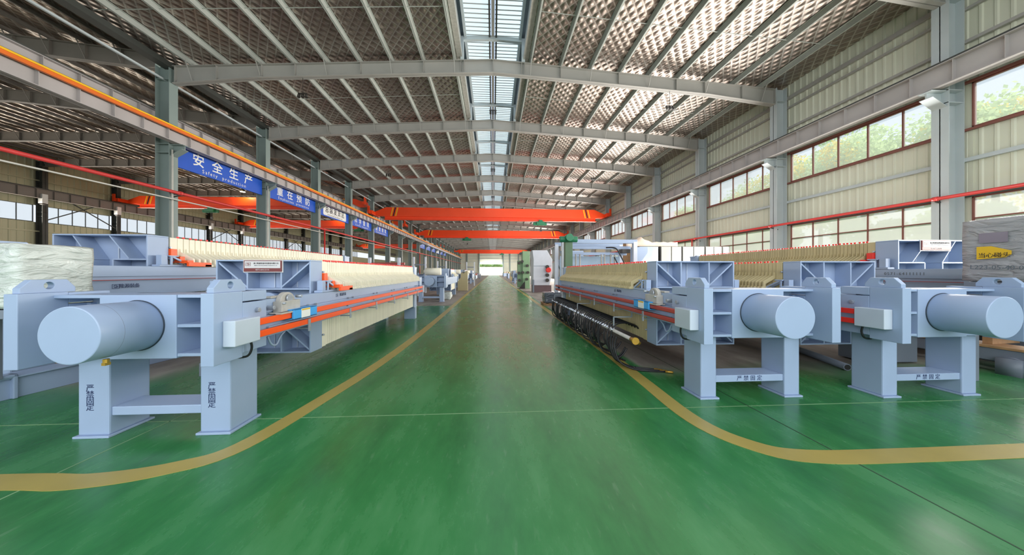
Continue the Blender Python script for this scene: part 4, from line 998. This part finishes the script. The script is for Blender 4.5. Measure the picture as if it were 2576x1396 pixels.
MB().tube(smooth_path([(.85, .3, 2.3), (1.0, .2, 1.95), (1.25, .2, 1.6)], 5), .03, 8).build('hose', M['rubber'], fm, smooth=True)
B(1.2, 1.6, .2, .6, 2.5, 2.68).build('drive', M['lamp_dark'], fm, .01)
gpost = thing('green_post', 'dark green column with a round green motor on its top', 'post', (3.26, 13.2, 0))
B(-.16, .16, -.15, .15, 0, 2.95).build('post', paint('dark_green_paint', srgb(84, 112, 84), .5, .06), gpost, .01)
MB().cyl((-.05, -.5, 3.05), (-.05, -.05, 3.05), .16, 16).cyl((-.4, -.15, 3.0), (.35, -.15, 3.0), .13, 14).build('motor', M['hoist'], gpost, .01, smooth=True)
hw = thing('side_hopper', 'pale blue triangular hopper right of the open frame machine', 'hopper', (7.05, 14.4, 0))
MB().prism([(-.2, 1.9), (.15, 2.2), (.4, 2.55), (.4, 2.8), (-.2, 2.8)], 'y', 0, .6).build('hopper', M['press'], hw, .01); MB().box(-.15, .0, .1, .5, 0, 1.95).build('leg', M['press_dark'], hw)
for i, (x0, x1, mt) in enumerate(((8.75, 9.95, 'galv'), (10.1, 11.4, 'cab'), (11.45, 12.85, 'cab'), (12.9, 13.95, 'cab'), (14.0, 14.45, 'cab'))):
    labs = ['ribbed galvanised cabinet, first of the cabinet row on the right', 'pale cabinet next to the galvanised one with a sunlit corner', 'pale cabinet in the middle of the cabinet row', 'fourth pale cabinet of the row, towards the right wall', 'narrow last cabinet of the row against the right wall']
    c = thing('cabinet', labs[i], 'cabinet', ((x0 + x1) / 2, 18, 0), 0, 'cabinet row before the right windows'); w = (x1 - x0) / 2
    B(-w, w, 0, .9, .1, 3.15).build('body', M['cab_dark'], c); B(-w, w, .05, .85, 0, .1).build('plinth', M['cab_dark'], c)
    nd = 1 if i in (0, 4) else 2
    for d in range(nd): B(-w + .03 + d * 2 * w / nd, -w + (d + 1) * 2 * w / nd - .02, -.03, 0, .15, 3.12).build('door', M[mt], c, .008)
tp = thing('tarpaulin', 'beige tarpaulin draped over crates behind the cabinet row', 'tarpaulin', (10.2, 19.6, 0))
m = MB(); vs = []; fc = []
for i in range(21):
    x = -1.7 + i * .17; pk_ = .35 * max(0, 1 - abs(x + .6) / .7) + .04 * sin(i * 2.1)
    vs += [(x, -.42, 3.12 + .02 * sin(i * 1.7)), (x, -.4, 3.5 + .02 * sin(i)), (x, 0, 3.55 + pk_), (x, .45, 3.5)]
for i in range(20):
    for j in range(3): a = i * 4 + j; fc.append((a, a + 4, a + 5, a + 1))
m.add(vs, fc); so = m.build('cloth', M['tarp'], tp, smooth=True); sm = so.modifiers.new('thick', 'SOLIDIFY'); sm.thickness = .015
B(-1.65, 1.65, -.38, .42, 0, 3.45).build('crate', M['wood'], tp)

# left background: red beam rack and clutter behind the left presses
rk = thing('beam_rack', 'rack of long red beams with pale posts behind the left plate packs', 'rack', (-8.6, 19.8, 0))
for x in (-.9, .9, 2.7): B(x - .08, x + .08, -.08, .08, 0, 2.5).build('post', M['machine_white'], rk, .006)
for z in (2.05, 1.7, 1.3): B(-1.2, 3.0, .09, .25, z, z + .14).build('red_beam', M['red_rail'], rk, .006)
for i, (x, y, lab) in enumerate(((-5.6, 24.0, 'white upright pair of posts standing left of the aisle, nearer one'), (-5.4, 33.0, 'white upright pair of posts left of the aisle, farther one'), (-2.6, 36.0, 'tall white post with a valve beside the far left press'))):
    t_ = thing('post_pair', lab, 'post', (x, y, 0)); B(-.5, -.38, -.06, .06, 0, 2.75).build('post', M['machine_white'], t_); B(.38, .5, -.06, .06, 0, 2.75).build('post', M['machine_white'], t_); B(-.5, .5, -.04, .04, 2.1, 2.2).build('tie', M['press_dark'], t_)
kp = thing('khaki_plate', 'khaki end plate standing upright by the left aisle', 'plate', (-2.55, 26.5, 0)); MB().prism([(-.45, 0), (.4, 0), (.4, 1.7), (.1, 1.7), (-.2, 1.5), (-.2, 1.1), (-.45, .9)], 'y', 0, .25).build('plate', M['khaki'], kp, .01)
MB().cyl((0, -.05, 1.55), (.2, -.05, 1.75), .1, 10).build('valve', M['bolt'], kp, smooth=True)
pb_ = wrapped('plastic_bundle', 'white plastic bundle on the floor under the far left press', 'bundle', -3.1, -2.45, 18.0, 18.7, 0.0, .42, M['film_white'], 8, .05)

# distant clutter along the aisle towards the gate
rnd = random.Random(5)
dk = ['crate', 'drum', 'frame']
cols = ['press', 'press_dark', 'khaki', 'red_rail', 'machine_white', 'galv']
adj = {'press': 'blue grey', 'press_dark': 'slate', 'khaki': 'khaki', 'red_rail': 'rust red', 'machine_white': 'pale', 'galv': 'galvanised'}
spots = [51, 52.5, 55, 56, 70, 71.5, 75, 77, 82, 85, 91, 95, 103, 110]
names = ['blue grey stacked part, first right of the far aisle', 'slate stacked part, first left of the far aisle', 'khaki stacked part, second right of the far aisle', 'rust red stacked part, second left of the far aisle', 'pale stacked part, third right of the far aisle', 'galvanised stacked part, third left of the far aisle', 'blue grey stacked part, fourth right of the far aisle', 'slate stacked part, fourth left of the far aisle', 'khaki stacked part, fifth right of the far aisle', 'rust red stacked part, fifth left of the far aisle', 'pale stacked part, sixth right of the far aisle', 'galvanised stacked part, sixth left of the far aisle', 'blue grey stacked part, farthest right of the aisle', 'slate stacked part, farthest left of the aisle']
for i in range(14):
    s = -1 if i % 2 else 1; y = spots[i]; x = s * (3.6 + rnd.random() * 1.6) + (.2 if s > 0 else 0); k = cols[i % 6]
    t_ = thing('machine_part', names[i], 'machine part', (x, y, 0), rnd.uniform(-.3, .3))
    h = .7 + rnd.random() * .7
    MB().box(-.8, .8, -.5, .5, .15, h).box(-.7, -.5, -.5, .5, 0, .15).box(.5, .7, -.5, .5, 0, .15).build('body', M[k], t_, .02); MB().cyl((-.4, -.2, h), (-.4, -.2, h + .4), .25, 14).build('drum', M[cols[(i + 2) % 6]], t_, smooth=True)
    MB().bar((.5, 0, h), (.7, 0, h + .6), .08, .08).bar((-.1, .2, h), (.7, 0, h + .55), .06, .06).build('arm', M[cols[(i + 3) % 6]], t_)

# ------------------------------------------------------------------ lamps
def pendant(x, y, label):
    t_ = thing('pendant_lamp', label, 'lamp', (x, y, zt(x) - .63))
    MB().cyl((0, 0, 0), (0, 0, -.72), .012, 6).build('stem', M['lamp_dark'], t_)
    MB().box(-.2, .2, -.03, .03, -.76, -.72).build('yoke', M['lamp_dark'], t_)
    for dx in (-.17, 0, .17): MB().cyl((dx, 0, -.76), (dx + .03, -.08, -.95), .05, 8, .075).build('lamp_head', M['lamp_dark'], t_, smooth=True)
    return t_
od = ['first', 'second', 'third', 'fourth', 'fifth']
for j, k in enumerate((1, 3, 5, 7, 9)):
    y = 9.2 + 6 * k
    for s, nm in ((-1, 'left'), (1, 'right')):
        pendant(s * 9.0, y, 'small dark pendant lamp under the roof, %s from the camera on the %s' % (od[j], nm))
for j, k in enumerate((2, 4, 6)):
    y = 9.2 + 6 * k; t_ = thing('floodlight', 'dark triple floodlight under the ridge, %s from the camera' % od[j], 'lamp', (0, y - .1, 11.35))
    B(-.03, .03, -.03, .03, 0, .0).build('stem', M['lamp_dark'], t_) if False else None
    for dx in (-.16, 0, .16): B(dx - .07, dx + .07, -.1, 0, 1.0, 1.28).build('lamp_head', M['lamp_dark'], t_, .01)
    B(-.25, .25, -.02, .02, 1.28, 1.33).build('bar', M['lamp_dark'], t_); B(-.02, .02, -.02, .02, .0, 1.3).build('stem', M['lamp_dark'], t_)
for i, (x, y, z) in enumerate(((-30.2, 39.2, 11.3), (-27.0, 56.2, 11.6))):
    t_ = thing('high_bay_lamp', 'lit warm lamp above the %s left bay crane' % ('nearest' if i == 0 else 'second'), 'lamp', (x, y, z))
    MB().cyl((0, 0, 0), (0, 0, .35), .3, 16, .1).build('shade', M['lamp_dark'], t_, smooth=True); MB().cyl((0, 0, -.03), (0, 0, .0), .26, 16).build('lens', M['lamp_lit'], t_)
    l = light('high_bay_light', 'POINT', (x, y - .3, z - .25), (0, 0, 0), 260, (1, .72, .3)); l.data.shadow_soft_size = .25
wl_pos = [(4, 'nearest'), (5, 'second'), (7, 'third'), (8, 'fourth')]
for k, nm in wl_pos:
    t_ = thing('wall_lamp', 'white boxed lamp on a far left wall column, %s' % nm, 'lamp', (-43.9, 9.2 + 6 * k - .3, 8.3))
    B(-.2, .2, -.2, .2, 0, .9).build('box', M['white'], t_, .02); B(-.15, .15, -.15, .15, -.12, 0).build('lens', M['lamp_dark'], t_)

# ------------------------------------------------------------------ trees outside the right windows
def leaf_mesh(name, n, rx, ry, rz, mat, seed, size=.22, lump=6):
    rr = random.Random(seed); m = MB(); vs = []; fc = []
    lumps = [(rr.uniform(-.6, .6) * rx, rr.uniform(-.6, .6) * ry, rr.uniform(-.7, .8) * rz, rr.uniform(.35, .6)) for _ in range(lump)]
    for i in range(n):
        c = lumps[i % lump]; d = Vector((rr.gauss(0, 1), rr.gauss(0, 1), rr.gauss(0, 1))).normalized() * rr.uniform(.55, 1.0)
        p = Vector((c[0] + d.x * rx * c[3], c[1] + d.y * ry * c[3], c[2] + d.z * rz * c[3]))
        a = Vector((rr.gauss(0, 1), rr.gauss(0, 1), rr.gauss(0, 1))).normalized(); b = a.orthogonal().normalized(); q = size * rr.uniform(.6, 1.4)
        k = len(vs); vs += [p - a * q, p - b * q * .5, p + a * q, p + b * q * .5]; fc.append((k, k + 1, k + 2, k + 3))
    me = bpy.data.meshes.new(name); me.from_pydata([tuple(v) for v in vs], [], fc); me.materials.append(mat); return me
crowns = [leaf_mesh('crown', 9000, 2.9, 2.9, 3.0, M['leaf'], s, .125, 13) for s in (1, 2, 3)]
blooms = [leaf_mesh('yellow_crown', 2200, 2.7, 2.7, 2.7, M['leaf_yellow'], s + 20, .115, 5) for s in (1, 2, 3)]
bush = leaf_mesh('foliage', 4500, 1.9, 1.9, 1.5, M['leaf'], 9, .12, 8)
trees = [(24, 9.0, 6.9), (25.5, 14, 8.1), (24, 18.5, 7.6), (26, 23, 8.3), (25, 27.5, 7.6), (27, 32.5, 7.2), (26, 38.5, 6.8), (28.5, 46, 6.0)]
tl = ['tree outside the near right window, at the edge of the frame', 'tree with yellow sprays outside the nearest full upper window', 'dense tree second along the upper window band', 'tall tree third along the upper window band', 'tree fourth along the upper window band', 'tree seen through the third upper window', 'loose tree seen through the fourth upper window', 'last thin tree outside before open sky']
for i, (x, y, z) in enumerate(trees):
    t_ = thing('tree', tl[i], 'tree', (x, y, 0), i * 1.3, 'trees outside the right wall')
    MB().cyl((0, 0, -.14), (.1, .1, z), .2, 10, .08).build('trunk', M['trunk'], t_, smooth=True)
    o = link('crown', crowns[i % 3], t_); o.location = (0, 0, z); o['kind'] = 'stuff'
    o = link('yellow_crown', blooms[i % 3], t_); o.location = (.2, -.2, z - .3); o['kind'] = 'stuff'
for i in range(11):
    y = 8 + i * 4.2; t_ = thing('bush', 'hedge bush outside the lower right windows, number %s from the near end' % ['one', 'two', 'three', 'four', 'five', 'six', 'seven', 'eight', 'nine', 'ten', 'eleven'][i], 'bush', (20.5 + (i % 3) * .8, y, 0), i * .9, 'hedge bushes outside the right wall')
    MB().cyl((0, 0, -.14), (0, 0, 1.8), .08, 8, .04).build('stem', M['trunk'], t_)
    for z in (1.4, 3.4): o = link('foliage', bush, t_); o.location = (0, 0, z); o.rotation_euler = (0, 0, z); o['kind'] = 'stuff'
for i, x in enumerate((-7, -3, 1, 5)):
    t_ = thing('bush', 'green bush beyond the open back gate, %s' % ['leftmost', 'second from left', 'third from left', 'rightmost'][i], 'bush', (x, 172, 0), i, 'bushes beyond the back gate'); MB().cyl((0, 0, -.14), (0, 0, 3.5), .12, 8, .06).build('stem', M['trunk'], t_)
    o = link('foliage', bush, t_); o.location = (0, 0, 5.4); o.scale = (2.2, 1.6, 1.0); o['kind'] = 'stuff'
yw = struct('trim_3', B(-14, 14, 162, 162.3, -.14, 4.2).mesh('trim_3', paint('yard_wall_plaster', srgb(226, 220, 206), .8, .06)), 'pale yard wall beyond the back gate')
